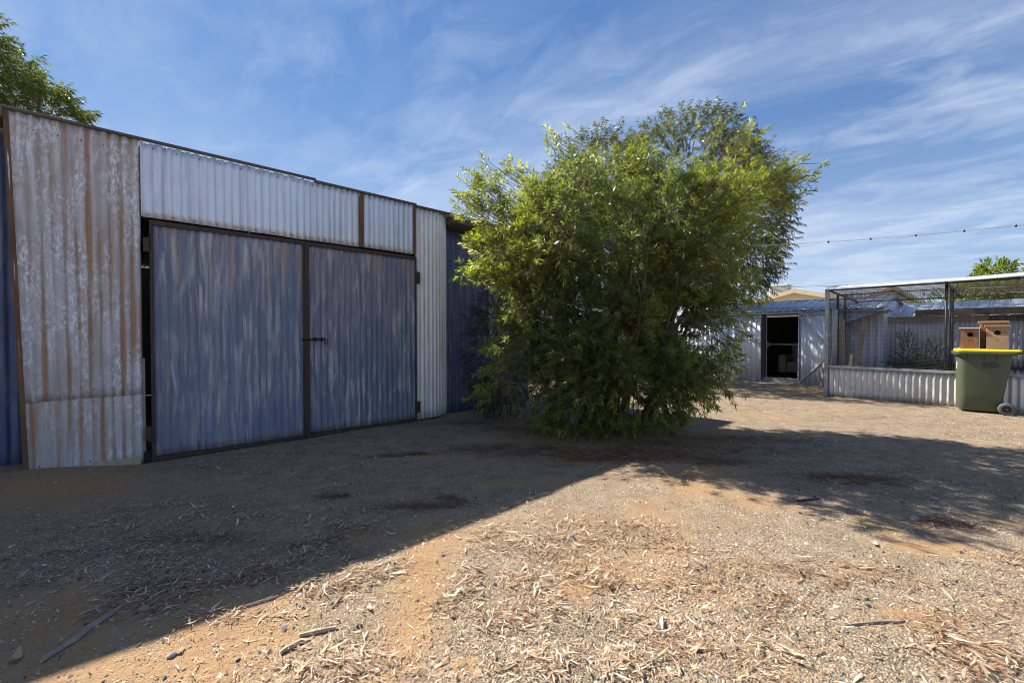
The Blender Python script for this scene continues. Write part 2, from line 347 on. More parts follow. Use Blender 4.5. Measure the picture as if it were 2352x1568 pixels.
def groundmat():
    m, n, b = newmat('gravel_ground'); t = nd(n, 'ShaderNodeTexCoord'); v = t.outputs['Object']
    a = nd(n, 'ShaderNodeAttribute', attribute_name='soil')
    s = mth(n, 'ADD', a.outputs['Fac'], mth(n, 'MULTIPLY', mth(n, 'SUBTRACT', noise(n, v, 9., 6, .65), .5), .7))
    s = ramp(n, s, [(.22, 0), (.85, 1)])
    vo = nd(n, 'ShaderNodeTexVoronoi'); vo.inputs['Scale'].default_value = 105.; lk(n, v, vo.inputs['Vector'])
    v2 = nd(n, 'ShaderNodeTexVoronoi'); v2.inputs['Scale'].default_value = 260.; lk(n, v, v2.inputs['Vector'])
    sp = nd(n, 'ShaderNodeSeparateColor'); lk(n, vo.outputs['Color'], sp.inputs[0])
    s2 = nd(n, 'ShaderNodeSeparateColor'); lk(n, v2.outputs['Color'], s2.inputs[0])
    g1 = ramp(n, sp.outputs[0], [(0, (.15, .12, .09)), (.45, (.30, .24, .17)), (.8, (.40, .32, .225)), (1, (.54, .47, .37))])
    g2 = ramp(n, s2.outputs[0], [(0, (.15, .115, .085)), (.5, (.29, .225, .155)), (1, (.43, .345, .24))])
    gc = mixc(n, .5, g1, g2)
    gc = mixc(n, ramp(n, noise(n, v, 1.3, 4), [(.35, 0), (.7, .5)]), gc, (.39, .30, .205))
    gc = mixc(n, 1., gc, mixc(n, ramp(n, noise(n, v, 5., 7, .68), [(.30, 0), (.66, 1)]), (.70, .66, .63), (1.16, 1.14, 1.10)), 'MULTIPLY')
    oc = mixc(n, noise(n, v, 3., 6, .6), (.34, .195, .092), (.45, .305, .165))
    oc = mixc(n, ramp(n, s2.outputs[1], [(.72, 0), (1, .5)]), oc, (.22, .115, .06))
    c = mixc(n, mth(n, 'MULTIPLY', s, .92), gc, oc)
    am = nd(n, 'ShaderNodeAttribute', attribute_name='mulch')
    mk = ramp(n, mth(n, 'ADD', am.outputs['Fac'], mth(n, 'MULTIPLY', mth(n, 'SUBTRACT', noise(n, v, 14., 5, .7), .5), 1.1)), [(.35, 0), (.95, .5)])
    c = mixc(n, mk, c, mixc(n, noise(n, v, 60., 4), (.12, .062, .036), (.24, .135, .08)))
    setc(n, b.inputs['Base Color'], c); b.inputs['Roughness'].default_value = .95; b.inputs['Specular IOR Level'].default_value = .15
    h = mth(n, 'ADD', mth(n, 'MULTIPLY', mth(n, 'SUBTRACT', .7, vo.outputs['Distance']), mth(n, 'SUBTRACT', 1., mth(n, 'MULTIPLY', s, .75))),
            mth(n, 'ADD', mth(n, 'MULTIPLY', v2.outputs['Distance'], -.35), mth(n, 'MULTIPLY', noise(n, v, 22., 6, .6), 1.2)))
    bump(n, b, h, .85, .011)
    return m


# ---- loose stuff on the ground
def rot_rand(n, tilt):
    """n rotation matrices: any heading, leaning by about tilt"""
    a = RNG.random(n)*2*np.pi; b = RNG.normal(0, tilt, n); c = RNG.normal(0, tilt, n)
    ca, sa, cb, sb, cc, sc = np.cos(a), np.sin(a), np.cos(b), np.sin(b), np.cos(c), np.sin(c); z = np.zeros(n); o = np.ones(n)
    Rz = np.stack([np.stack([ca,-sa,z],-1), np.stack([sa,ca,z],-1), np.stack([z,z,o],-1)],1)
    Ry = np.stack([np.stack([cb,z,sb],-1), np.stack([z,o,z],-1), np.stack([-sb,z,cb],-1)],1)
    Rx = np.stack([np.stack([o,z,z],-1), np.stack([z,cc,-sc],-1), np.stack([z,sc,cc],-1)],1)
    return Rz @ Ry @ Rx
def blocked(x, y):
    """inside a building footprint"""
    dx, dy = x-SHED_P[0], y-SHED_P[1]; s = dx*.731+dy*.682; nn = dx*.682-dy*.731
    a = (nn < .02) & (s < 5.8)
    ax, ay = x-6.72, y-9.29; u = ax*.637-ay*.77; w = ax*.77+ay*.637
    return a | ((w > -.02) & (u > 0)) | ((w > .55) & (u < 1) & (u > -4.5) & False)
def polar(n, r0, r1, a0=-64, a1=64, p=0.):
    r = np.exp(RNG.uniform(math.log(r0), math.log(r1), n)) if p == 0 else r0+(r1-r0)*RNG.random(n)**p
    a = np.radians(RNG.uniform(a0, a1, n)); x, y = r*np.sin(a), r*np.cos(a)
    k = ~blocked(x, y); return x[k], y[k]
def gravel():
    x, y = polar(235000, 1.15, 14)
    s = soilmap(x, y); k = RNG.random(len(x)) > s*.86; x, y = x[k], y[k]; n = len(x)
    base = np.array([(1,0,0),(0,1,0),(-1,0,0),(0,-1,0),(0,0,1.)])
    size = np.exp(RNG.normal(math.log(.0034), .45, n)).clip(.0016, .016)
    size *= .55+1.0*fbm(x*.8+77, y*.8, 3); big = RNG.random(n) < .012; size[big] = RNG.uniform(.008, .018, big.sum())
    V = base[None]*RNG.uniform(.6, 1.25, (n, 5, 1)) + RNG.normal(0, .2, (n, 5, 3)); V[:, :, 2] *= .75
    V = np.einsum('nij,nkj->nki', rot_rand(n, .2), V)*size[:, None, None]
    V += np.stack([x, y, gh(x, y)+size*.05], 1)[:, None]
    f = np.array([(0,1,4),(1,2,4),(2,3,4),(3,0,4)])
    Fc = (np.arange(n)[:, None, None]*5 + f[None]).reshape(-1, 3)
    pal = np.array([(.35,.285,.205),(.25,.20,.15),(.45,.355,.245),(.56,.49,.385),(.39,.255,.145),(.10,.085,.08),(.30,.27,.235)])
    c = pal[RNG.choice(7, n, p=[.21,.17,.17,.12,.09,.14,.1])]*RNG.uniform(.55, 1.3, (n, 1))
    return npmesh('gravel', V.reshape(-1, 3), Fc, False, np.repeat(c, 5, 0))
def pebbles():
    """rounded tan pebbles, gathered in one area of the yard"""
    P_ = [G(px, py)+RNG.normal(0, 1, (k, 2))*r for px, py, r, k in ((1560,1330,.22,150),(1480,1370,.16,110),(1680,1300,.18,80),(1420,1330,.15,50),(1700,1390,.2,60),(1560,1430,.15,40),(1850,1400,.4,50),(900,1400,.4,60),(500,1480,.25,50),(1250,1450,.3,50))]
    q = np.concatenate(P_); x, y = q.T; n = len(x); nu, rings = 7, ((1., 0.), (.82, .55), (.3, .85)); base = []
    for r_, z in rings: base += [(r_*math.cos(2*math.pi*i/nu), r_*math.sin(2*math.pi*i/nu)*.78, z*.62) for i in range(nu)]
    base = np.array(base); f = np.array([(j*nu+i, j*nu+(i+1) % nu, (j+1)*nu+(i+1) % nu, (j+1)*nu+i) for j in (0, 1) for i in range(nu)])
    top = np.array([tuple(2*nu+i for i in range(nu))]); size = RNG.uniform(.005, .0105, n)
    V = np.einsum('nij,kj->nki', rot_rand(n, .15), base)*size[:, None, None]*RNG.uniform(.85, 1.15, (n, 1, 3)); V += np.stack([x, y, gh(x, y)], 1)[:, None]
    o = np.arange(n)[:, None, None]*len(base); c = np.where(RNG.random((n, 1)) < .7, np.array((.52,.36,.22)), np.array((.50,.46,.40)))*RNG.uniform(.75, 1.15, (n, 1))
    return npmesh('pebbles', V.reshape(-1, 3), [(o+f[None]).reshape(-1, 4), (o+top[None]).reshape(-1, nu)], True, np.repeat(c, len(base), 0))
link('gravel', gravel(), MT['gravel'], label='loose grey and tan gravel scattered over the yard', category='gravel', kind='stuff')

link('pebbles', pebbles(), MT['gravel'], label='rounded tan pebbles spread over the sunny gravel', category='pebbles', kind='stuff')
CLUMPS = [  # picture x, y, radius x, radius y in metres, pieces, tone (0 straw, 1 red-brown)
    (1180,1225,.30,.22,1500,.25),(1290,1240,.22,.14,800,.3),(1250,1270,.3,.2,900,.3),(1500,1240,.35,.22,1000,.35),(1440,1215,.35,.18,900,.45),(1600,1290,.3,.15,500,.45),(1390,1200,.3,.1,400,.5),
    (810,1325,.17,.12,900,.3),(740,1350,.14,.1,500,.3),(860,1310,.12,.1,450,.3),(1340,1330,.16,.14,600,.35),(1400,1345,.14,.08,300,.5),(1080,1340,.1,.14,420,.3),(1030,1380,.1,.1,300,.3),(1210,1340,.14,.12,420,.3),
    (780,1520,.16,.09,800,.2),(720,1545,.15,.06,500,.2),(860,1535,.12,.08,400,.25),(1170,1420,.14,.1,450,.35),(1260,1400,.1,.1,300,.3),(1500,1440,.22,.12,550,.3),(1430,1500,.25,.1,800,.2),(1330,1525,.25,.08,700,.15),(1600,1500,.2,.1,600,.25),(1720,1540,.25,.08,700,.25),
    (1540,1350,.25,.12,450,.3),(1820,1310,.2,.12,320,.5),(1780,1390,.18,.1,280,.5),(2030,1320,.22,.12,300,.55),(2180,1450,.2,.2,480,.4),(2240,1490,.2,.14,420,.45),(2330,1390,.2,.14,380,.5),(2320,1280,.25,.16,420,.45),(2280,1530,.2,.1,420,.4),(1950,1340,.12,.06,160,.7),
    (1950,1100,.40,.14,1100,.95),(1985,1112,.25,.1,600,.8),(2180,1205,.2,.07,300,.95),(2050,1085,.3,.1,150,.7),(1760,1480,.3,.2,260,.2),(1660,1330,.2,.1,250,.5),(1900,1460,.3,.15,200,.3),
    (1560,1040,1.1,.30,4200,.9),(1400,1050,.7,.26,2600,.9),(1250,1035,.7,.28,2400,.85),(1500,1020,1.0,.3,2400,.9),(1120,1030,.5,.2,900,.9),(1700,1010,.8,.25,1500,1.),(1080,970,.6,.2,700,.9),(1170,985,.5,.25,700,1.),(1640,1060,.5,.15,800,1.),
    (330,1350,.16,.22,1100,.4),(400,1370,.14,.12,500,.4),(450,1240,.35,.12,420,.8),(250,1240,.3,.12,300,.3),(330,1160,.5,.1,380,.25),(240,1210,.4,.12,380,.3),(180,1270,.3,.08,250,.3),(960,1165,.3,.07,420,.8),(780,1140,.15,.06,180,.9),(750,1240,.15,.08,220,.5),
    (800,1215,.2,.08,300,.5),(710,1260,.25,.1,350,.5),(640,1290,.2,.1,380,.4),(480,1330,.2,.12,300,.4),(580,1330,.15,.1,300,.5),(880,1050,.25,.06,240,.9),(950,1045,.2,.05,200,.9),(560,1190,.4,.1,260,.4),(1040,1145,.1,.04,100,.9),(1060,1155,.1,.05,100,1.),
    (120,1095,.6,.1,160,.4),(420,1075,.5,.08,120,.5),(640,1040,.5,.08,140,.6),(860,1005,.6,.08,160,.7),(1000,975,.5,.08,200,.8),(1950,925,.5,.06,160,.7),(2080,938,.5,.06,160,.7),(700,1180,.5,.1,200,.4),(350,1270,.4,.1,260,.3),(120,1330,.3,.1,220,.4),(550,1420,.25,.06,220,.3),(2000,960,.9,.18,300,.8),(2150,975,.9,.25,500,.7),(2250,1000,.6,.2,300,.7),(1850,945,.8,.15,220,.7),(1700,940,.7,.2,260,.8),(2120,935,.35,.06,170,1.),(1780,905,.9,.3,300,.6)]
link('ground', ground(), groundmat(), kind='structure')
def litter():
    X, Y, T, Ls, Fi = [], [], [], [], []
    for px, py, rx, ry, k, tn in CLUMPS:
        p = G(px, py); dark = tn > .75; shade = py < 1400 and px < 1000
        k = int(k*(2.4 if dark else 2.0)*(1.3 if shade else 1)); q = RNG.normal(0, 1, (k, 2))*.6
        w = RNG.normal(0, .35, 2); q[:, 0] += w[0]*q[:, 1]
        x = p[0]+q[:, 0]*rx; y = p[1]+q[:, 1]*ry
        keep = RNG.random(k) < np.clip((fbm(x*6+px, y*6, 3)-.30)*3.4, .05, 1); x, y = x[keep], y[keep]; k = len(x)
        X.append(x); Y.append(y); T.append(np.clip(RNG.normal(tn, .22, k), 0, 1)); Ls.append(np.full(k, .043 if tn < .6 else .040)); Fi.append(RNG.random(k) < (.72 if tn < .6 else .5))
    x, y = polar(110000, 1.1, 12); d = fbm(x*1.3+50, y*1.3+9, 4); kk = RNG.random(len(x)) < np.clip((d-.42)*2.2, .02, .5)
    x, y = x[kk], y[kk]; X.append(x); Y.append(y); T.append(np.clip(RNG.normal(.12, .2, len(x)), 0, 1)); Ls.append(np.full(len(x), .026)); Fi.append(RNG.random(len(x)) < .5)
    x, y, t, L, fine = map(np.concatenate, (X, Y, T, Ls, Fi)); k = ~blocked(x, y); x, y, t, L, fine = x[k], y[k], t[k], L[k], fine[k]; n = len(x)
    L = L*np.exp(RNG.normal(0, .4, n)); L[fine] *= .62; L = (L*.82).clip(.008, .10)
    wd = L*RNG.uniform(.045, .10, n); wd[fine] = RNG.uniform(.0009, .0019, fine.sum())
    # strip of two quads, bent and slightly cupped
    bend = RNG.normal(0, .16, n); curl = RNG.uniform(0, .14, n); one = np.ones(n)
    pts = []
    for uu, ww in ((-.5, .25), (-.08, 1.), (.5, .1)):
        for sgn in (-1, 1):
            pts.append(np.stack([uu*L, sgn*ww*wd + bend*L*(uu*uu*4-.5)*.5, curl*L*(uu*uu*4)*.7 + (.2*wd if ww == 1. else 0)], 1))
    V = np.stack(pts, 1); V = np.einsum('nij,nkj->nki', rot_rand(n, .16), V)
    V += np.stack([x, y, gh(x, y)+.003+RNG.random(n)**2*np.where(L > .02, .026, .018)], 1)[:, None]
    f = np.array([(0,1,3,2),(2,3,5,4)]); Fc = (np.arange(n)[:, None, None]*6+f[None]).reshape(-1, 4)
    straw = np.array((.58,.45,.30)); red = np.array((.21,.10,.052)); pale = np.array((.68,.60,.46)); org = np.array((.31,.155,.06))
    c = straw*(1-t[:, None]) + red*t[:, None]
    r = RNG.random(n); c[(r < .30) & (t < .5) & ~fine] = pale; c[(r > .30) & (t < .75) & (t > .16) & fine] = org
    c = c*RNG.uniform(.65, 1.2, (n, 1))
    return npmesh('leaf_litter', V.reshape(-1, 3), Fc, False, np.repeat(c, 6, 0))
link('leaf_litter', litter(), MT['litter'], label='dry fallen leaves and straw lying in drifts on the ground', category='leaf litter', kind='stuff')

def rock(name, p, r, lab, mat='stone', seed=0, flat=.65):
    rg = np.random.default_rng(seed); v = []
    nu, nv = 9, 6
    for j in range(nv+1):
        th = math.pi*j/nv
        for i in range(nu):
            a = 2*math.pi*i/nu; k = r*(1+rg.normal(0, .13))
            v.append((k*math.sin(th)*math.cos(a)*1.2, k*math.sin(th)*math.sin(a), k*math.cos(th)*flat))
    f = [(j*nu+i, (j+1)*nu+i, (j+1)*nu+(i+1) % nu, j*nu+(i+1) % nu) for j in range(nv) for i in range(nu)]
    b = MB().add(v, f); o = b.build(name, MT[mat], None, smooth=False, label=lab, category='stone', group='loose stones on the ground')
    o.location = (p[0], p[1], float(gh(np.array(p[0]), np.array(p[1])))+r*flat*.45); o.rotation_euler = (0, 0, rg.random()*6)
rock('stone', G(394,1512), .016, 'pale stone in the sunlit soil near the bottom left corner', seed=1)
rock('stone', G(333,1405), .019, 'rounded pale stone lying in the shaded litter heap', seed=2)
rock('stone', G(385,1415), .013, 'small tan stone at the very edge of the shed shadow', seed=3)
rock('stone', G(742,1195), .022, 'round light stone alone in the shade below the double doors', seed=4)
rock('stone', G(825,1440), .013, 'dark brown stone beside the pale fallen leaf', 'timber_d', 5)
rock('stone', G(1310,1240), .026, 'pale stone lying left of a straw clump in the sun', 'stone', 6)
rock('stone', G(2100,1195), .03, 'grey stone in the tree shadow towards the right edge', seed=7)
rock('stone', G(1140,1450), .012, 'grey stone on the bare orange soil strip', seed=8)
def stick(name, a, b, w, lab, mat='timber', n=7, seed=1, cat='stick', flat=1.):
    rg = np.random.default_rng(seed); A, B = np.array(G(*a)), np.array(G(*b)); pts = []
    for i in range(n):
        t = i/(n-1); q = A*(1-t)+B*t + rg.normal(0, w*.35, 2)
        pts.append((q[0], q[1], float(gh(np.array(q[0]), np.array(q[1])))+w*.45*flat+.002))
    c = np.mean(pts, 0); m = MB().tube([Vector(p)-Vector(c) for p in pts], [w*(.35+.75*math.sin(math.pi*min(.98, .12+.76*i/(n-1)))) for i in range(n)], 6)
    o = m.build(name, MT[mat], None, label=lab, category=cat); o.location = c
    return o
stick('fallen_branch', (95,1530), (285,1395), .013, 'long grey split branch lying in the shade at bottom left', 'timber_h', seed=2)
stick('wood_sliver', (640,1500), (715,1472), .012, 'flat weathered sliver of wood, lower of the pair near bottom centre', 'timber', seed=3)
stick('wood_sliver', (690,1461), (773,1446), .011, 'flat weathered sliver of wood, upper of the pair near bottom centre', 'timber', seed=4)
stick('wood_sliver', (765,1397), (784,1372), .007, 'short grey sliver of wood left of the pale fallen leaf', 'timber_h', seed=5)
stick('twig', (555,1400), (640,1370), .007, 'thin pale twig at the edge of the shaded litter heap', 'timber', seed=6)
stick('twig', (690,1262), (858,1196), .004, 'long thin straw twig in the shade in front of the doors', 'timber', seed=7)
stick('twig', (1945,1440), (2080,1432), .006, 'thin curved twig on the gravel at lower right', 'timber_h', seed=8)
stick('twig', (2165,1355), (2195,1385), .005, 'forked pale twig on the gravel near the right edge', 'timber', seed=9)
stick('twig', (65,1290), (120,1255), .004, 'thin pale twig in the shade near the left edge', 'timber', seed=10)
stick('wood_sliver', (1830,1152), (1880,1146), .010, 'dark chip of wood in the tree shadow beyond the straw', 'timber_d', seed=11)
def bigleaf(p, L, w, ang, lab, c=(.62, .54, .40), lift=.012):
    pts = []; n = 8
    for i in range(n+1):
        t = i/n; ww = w*math.sin(math.pi*min(1, t*.96+.03))**.8; z = lift*(2*t-1)**2
        pts += [(L*(t-.5), -ww, z+.004), (L*(t-.5), 0, z), (L*(t-.5), ww, z+.004)]
    f = []
    for i in range(n):
        for k in (0, 1): f.append((i*3+k, (i+1)*3+k, (i+1)*3+k+1, i*3+k+1))
    m = npmesh('fallen_leaf', np.array(pts), np.array(f), True, np.array(c))
    q = G(*p); o = link('fallen_leaf', m, MT['litter'], label=lab, category='leaf'); o.location = (q[0], q[1], float(gh(np.array(q[0]), np.array(q[1])))+.006)
    o.rotation_euler = (0, 0, ang)
bigleaf((848,1398), .062, .011, -1.0, 'pale pointed leaf lying on the sunlit gravel, bottom centre')
bigleaf((35,1525), .07, .016, -1.1, 'curled tan strip of bark at the bottom left corner', (.42, .33, .22), .03)
bigleaf((582,1345), .06, .014, 1.4, 'greenish triangular leaf in the shaded litter', (.34, .34, .24))
bigleaf((1590,1495), .12, .013, .5, 'long curved straw leaf in the litter drift at bottom right', (.60, .45, .27), .02)
bigleaf((1810,1500), .13, .01, -.6, 'long narrow straw leaf at bottom, right of centre', (.60, .46, .30), .01)
bigleaf((2010,1255), .06, .012, .9, 'whitish leaf on the gravel just below the tree shadow', (.66, .6, .48))

# ------------------------------------------------------------------ corrugated sheets
def corr(x0, x1, z0, z1, y=0., pitch=.076, amp=.009, shape='sin', seg=8, nz=10, fn=None, phase=0.):
    if shape == 'sin':
        nx = max(2, int((x1-x0)/pitch*seg)); xs = np.linspace(x0, x1, nx+1); off = amp*np.sin(2*np.pi*xs/pitch+phase)
    else:
        # broad pans with upright narrow ribs
        prof = {'trap': [(0,-1),(.40,-1),(.50,1),(.90,1)], 'rib': [(0,1),(.72,1),(.80,-1),(.92,-1)], 'ribout': [(0,1),(.80,1),(.86,-1),(.94,-1)]}[shape]
        xs, off = [], []; k0 = math.floor(x0/pitch)
        for k in range(k0, math.ceil(x1/pitch)+1):
            for u, h in prof: xs.append((k+u)*pitch); off.append(h*amp)
        xs = np.array(xs); off = np.array(off); m = (xs > x0) & (xs < x1)
        e0, e1 = np.interp([x0, x1], xs, off); xs = np.r_[x0, xs[m], x1]; off = np.r_[e0, off[m], e1]
    zs = np.linspace(z0, z1, nz+1)
    X, Z = np.meshgrid(xs, zs); Yv = np.broadcast_to(off+y, X.shape).copy()
    V = np.stack([X.ravel(), Yv.ravel(), Z.ravel()], 1)
    if fn is not None: V = fn(V)
    n = len(xs); i = np.arange(n*(nz+1)).reshape(nz+1, n)
    Fc = np.stack([i[:-1, :-1], i[:-1, 1:], i[1:, 1:], i[1:, :-1]], -1).reshape(-1, 4)
    return V, Fc
def sheet(name, parent, mat, *a, smooth=True, label=None, **kw):
    V, Fc = corr(*a, **kw); me = npmesh(name, V, Fc, smooth and kw.get('shape', 'sin') == 'sin')
    o = link(name, me, MT[mat], parent)
    m = o.modifiers.new('thickness', 'SOLIDIFY'); m.thickness = .0012; m.offset = 0
    if label: o['label'] = label
    return o
def dents(a, s):
    def fn(V):
        V = V.copy(); V[:, 1] += a*(fbm(V[:, 0]*1.7+s, V[:, 2]*1.1+s*3, 3)-.5)*2
        top = V[:, 2] >= V[:, 2].max()-1e-4; V[top, 2] += .004*np.sin(V[top, 0]*40+s)
        bot = V[:, 2] <= V[:, 2].min()+1e-4; V[bot, 2] += .012*(fbm(V[bot, 0]*2+s, V[bot, 0]*0+s, 3)-.5)
        return V
    return fn
def screws(parent, pts, r=.0065):
    b = MB()
    for x, y, z in pts: b.tube([(x, y, z), (x, y-.005, z)], r, 6)
    return b.build('screws', MT['screw'], parent, kind='stuff')

# ------------------------------------------------------------------ the big tin shed
shed = empty('tin_shed', (SHED_P[0], SHED_P[1], 0), SHED_A, label='large corrugated iron shed with faded blue double doors', cat='shed')
def cornerwarp(V):
    V = dents(.016, 2.)(V); t = np.clip((-.07-V[:, 0])/.87, 0, 1); V[:, 0] += t*(.085*(1-V[:, 2]/3.24)-.01)
    return V
up = sheet('wall_sheet', shed, 'galv_rust', -.94, -.065, .70, 3.235, y=-.012, nz=30, fn=cornerwarp, label='rust streaked galvanised sheet left of the doors')
screws(up, [(-.78,-.022,3.1),(-.63,-.022,3.1),(-.48,-.022,3.1),(-.33,-.022,3.1),(-.12,-.026,2.5),(-.42,-.02,1.12),(-.16,-.022,1.12),(-.42,-.022,.78),(-.62,-.024,2.0)])
lo = sheet('wall_sheet', shed, 'galv_low', -.94, -.062, .015, .735, y=-.004, nz=14, fn=cornerwarp, label='duller lower sheet with rust run marks at its lap')
screws(lo, [(-.78,-.01,.12),(-.45,-.01,.10),(-.3,-.01,.1),(-.16,-.01,.12)])
b = MB()
for i in range(12):
    z0, z1 = .02+i*.268, .02+(i+1)*.268
    xa, xb = -.945+.085*(1-z0/3.24), -.945+.085*(1-z1/3.24)
    b.add([(xa-.012,-.028,z0),(xa+.022,-.026,z0),(xb+.022,-.026,z1),(xb-.012,-.028,z1),(xa-.012,.05,z0),(xb-.012,.05,z1)], [(0,1,2,3),(4,0,3,5)])
b.build('edge_strip', MT['rust_edge'], shed, label='brown rusted edge of the corner sheet')
MB().box(-.085, -.045, .0, .03, .02, 1.06).build('filler_strip', MT['timber_h'], shed, .003)
MB().box(-.43, -.09, -.035, -.012, .0, .085).build('kick_board', MT['timber'], shed, .003, label='short bare board at the foot of the rusty sheet')
MB().box(-.06, -.02, -.03, .04, -.02, .12).build('ground_post', MT['iron'], shed, .003)
# blue walls set back beside the door bay
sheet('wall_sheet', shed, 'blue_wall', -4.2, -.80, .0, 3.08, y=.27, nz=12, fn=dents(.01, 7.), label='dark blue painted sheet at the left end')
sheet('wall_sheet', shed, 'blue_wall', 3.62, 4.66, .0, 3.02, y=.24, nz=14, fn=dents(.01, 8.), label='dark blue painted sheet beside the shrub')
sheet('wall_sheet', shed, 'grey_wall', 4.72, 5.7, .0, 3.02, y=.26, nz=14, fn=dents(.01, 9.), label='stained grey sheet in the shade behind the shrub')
MB().box(4.655, 4.725, .19, .25, 0, 3.02).build('corner_post', MT['galv_post'], shed, .004)
# header over the doors
hs = []
for k, (a, c, m) in enumerate(((-.062, 1.485, 'header'), (1.48, 2.185, 'header'), (2.245, 3.0, 'header'))):
    o = sheet('header_sheet', shed, m, a, c, 2.475+.004*k, 3.222-.006*k, y=-.018-.002*k, amp=.0055, shape='trap', nz=8, fn=dents(.006, 11.+k)); hs.append(o)
    n = int((c-a)/.19); screws(o, [(a+.1+.19*i, -.03, 3.17-.006*k) for i in range(n)] + [(a+.06+.19*i, -.03, 2.505) for i in range(n)])
for a, c in ((2.188, 2.243), (3.0, 3.043)):
    MB().box(a, c, -.034, -.012, 2.482, 3.20).build('rusty_strip', MT['rust_edge'], shed, .002, label='brown rusted sheet edge above the right door')
# white sheet right of the doors, its free edge curling back
def curl(V):
    V = dents(.006, 21.)(V); t = np.clip((V[:, 0]-3.30)/.45, 0, 1.2); V[:, 1] += .20*t*t; V[:, 0] -= .02*t*t; return V
o = sheet('wall_sheet', shed, 'white', 3.052, 3.76, .025, 3.185, y=-.012, nz=20, fn=curl, seg=10, amp=.0125, label='white corrugated sheet right of the doors')
screws(o, [(3.16,-.022,1.15),(3.28,-.022,1.16),(3.27,-.022,2.33),(3.12,-.022,2.15),(3.27,-.022,2.15),(3.4,-.005,2.17),(3.27,-.022,3.08),(3.42,-.002,3.08)])
# top trim, eaves and roof
MB().box(-.955, 1.62, -.045, -.005, 3.232, 3.258).build('top_trim', MT['fascia'], shed, .004)
MB().box(1.60, 3.05, -.048, -.003, 3.208, 3.236).build('top_trim', MT['fascia'], shed, .004)
MB().box(3.05, 3.70, -.045, .0, 3.185, 3.215).build('top_trim', MT['fascia'], shed, .004)
MB().box(-4.3, -.955, -.04, .30, 3.16, 3.25).build('eave_beam', MT['fascia'], shed, .004)
MB().box(3.70, 5.75, -.04, .30, 3.07, 3.16).build('eave_beam', MT['fascia'], shed, .004)
def roofwarp(V):
    V = V.copy(); d = V[:, 2].copy(); V[:, 2] = 3.215-.075*d + V[:, 1]; V[:, 1] = d+.02; return V
for k in range(7):
    sheet('roof_sheet', shed, 'pale_roof', -4.3+k*1.44, -4.3+(k+1)*1.44-.002, 0, 6.5, shape='sin', seg=6, nz=1, fn=roofwarp)
MB().box(-4.25, 5.69, 6.4, 6.42, 0, 2.72).build('back_wall', MT['grey_wall'], shed)
MB().box(-4.27, -4.25, .3, 6.4, 0, 2.72).build('side_wall', MT['grey_wall'], shed)
MB().box(5.67, 5.69, .3, 6.39, 0, 2.72).build('side_wall', MT['grey_wall'], shed)
# double doors
def door(x0, x1, cuts, left):
    d = empty('door', (0, 0, 0)); d.parent = shed; d['label'] = 'left leaf of the blue double doors' if left else 'right leaf of the blue double doors'
    for k, (a, c) in enumerate(cuts):
        sheet('door_sheet', d, 'blue', a, c, .06-.004*k, 2.42, y=-.019-.0065*k, amp=.006, nz=26, fn=dents(.007, x0*3+k*5+31), phase=k*.6)
        screws(d, [(a+.05+.152*i, -.034-.0065*k, z) for z in (.16, .86, 1.58, 2.30) for i in range(int((c-a-.06)/.152)+1)], .005)
    w = .024
    MB().box(x0, x1, -.03, .008, .012, .052).build('bottom_rail', MT['frame'], d, .003)
    MB().box(x0, x1, -.042, .008, 2.405, 2.452).build('top_rail', MT['frame'], d, .003)
    MB().box(x0, x0+w, -.045, .008, .052, 2.405).build('stile', MT['frame'], d, .003)
    MB().box(x1-w, x1, -.045, .008, .052, 2.405).build('stile', MT['frame'], d, .003)
    return d
dl = door(.0, 1.476, ((.022, .415), (.40, .825), (.81, 1.462)), True)
dr = door(1.484, 3.045, ((1.51, 2.12), (2.105, 3.025)), False)
MB().box(1.474, 1.526, -.056, -.046, .02, 2.44).build('cover_strip', MT['frame'], dr, .002, label='brown steel strip over the meeting edges')
for z in (2.20, .3):
    MB().box(-.05, -.012, -.046, -.02, z-.07, z+.07).tube([(-.012, -.046, z-.075), (-.012, -.046, z+.075)], .011).build('hinge', MT['frame'], dl, .002)
for z in (2.14, .22):
    MB().box(3.046, 3.10, -.052, -.026, z-.085, z+.085).tube([(3.052, -.05, z-.09), (3.052, -.05, z+.09)], .011).build('hinge', MT['frame'], dr, .002)
bolt = MB().box(1.55, 1.70, -.068, -.046, 1.235, 1.25).tube([(1.43, -.075, 1.235), (1.71, -.075, 1.24)], .009).box(1.58, 1.60, -.088, -.05, 1.215, 1.262).box(1.66, 1.675, -.088, -.05, 1.215, 1.262).build('bolt', MT['iron'], dr, .001)
MB().tube([(1.715+.022*math.sin(a), -.074, 1.205+.03*math.cos(a)) for a in np.linspace(0, 6.28, 12)], .004, 5).build('ring', MT['iron'], bolt)

# ------------------------------------------------------------------ garden shed
UA = math.atan2(-.77, .637)
gs = empty('garden_shed', (6.90, 12.04, 0), UA, label='small zinc garden shed with its door folded open', cat='garden shed')
sheet('wall_sheet', gs, 'zinc', -2.6, -.93, .02, 1.86, y=.0, pitch=.14, amp=.006, shape='rib', nz=2)
ld = empty('door', (0, 0, 0)); ld.parent = gs; ld['label'] = 'closed left leaf of the garden shed door'
sheet('door_sheet', ld, 'zinc', -.90, -.03, .035, 1.83, y=-.012, pitch=.14, amp=.006, shape='rib', nz=2)
for bx in ((-.93, -.90, .03, 1.845), (-.035, .0, .03, 1.845)): MB().box(bx[0], bx[1], -.035, .02, bx[2], bx[3]).build('stile', MT['zinc_frame'], ld, .003)
MB().box(-.16, -.02, -.05, -.02, 1.06, 1.10).build('latch', MT['galv_post'], ld, .003)
sheet('wall_sheet', gs, 'zinc', .90, 2.6, .02, 1.86, y=.0, pitch=.14, amp=.006, shape='rib', nz=2)
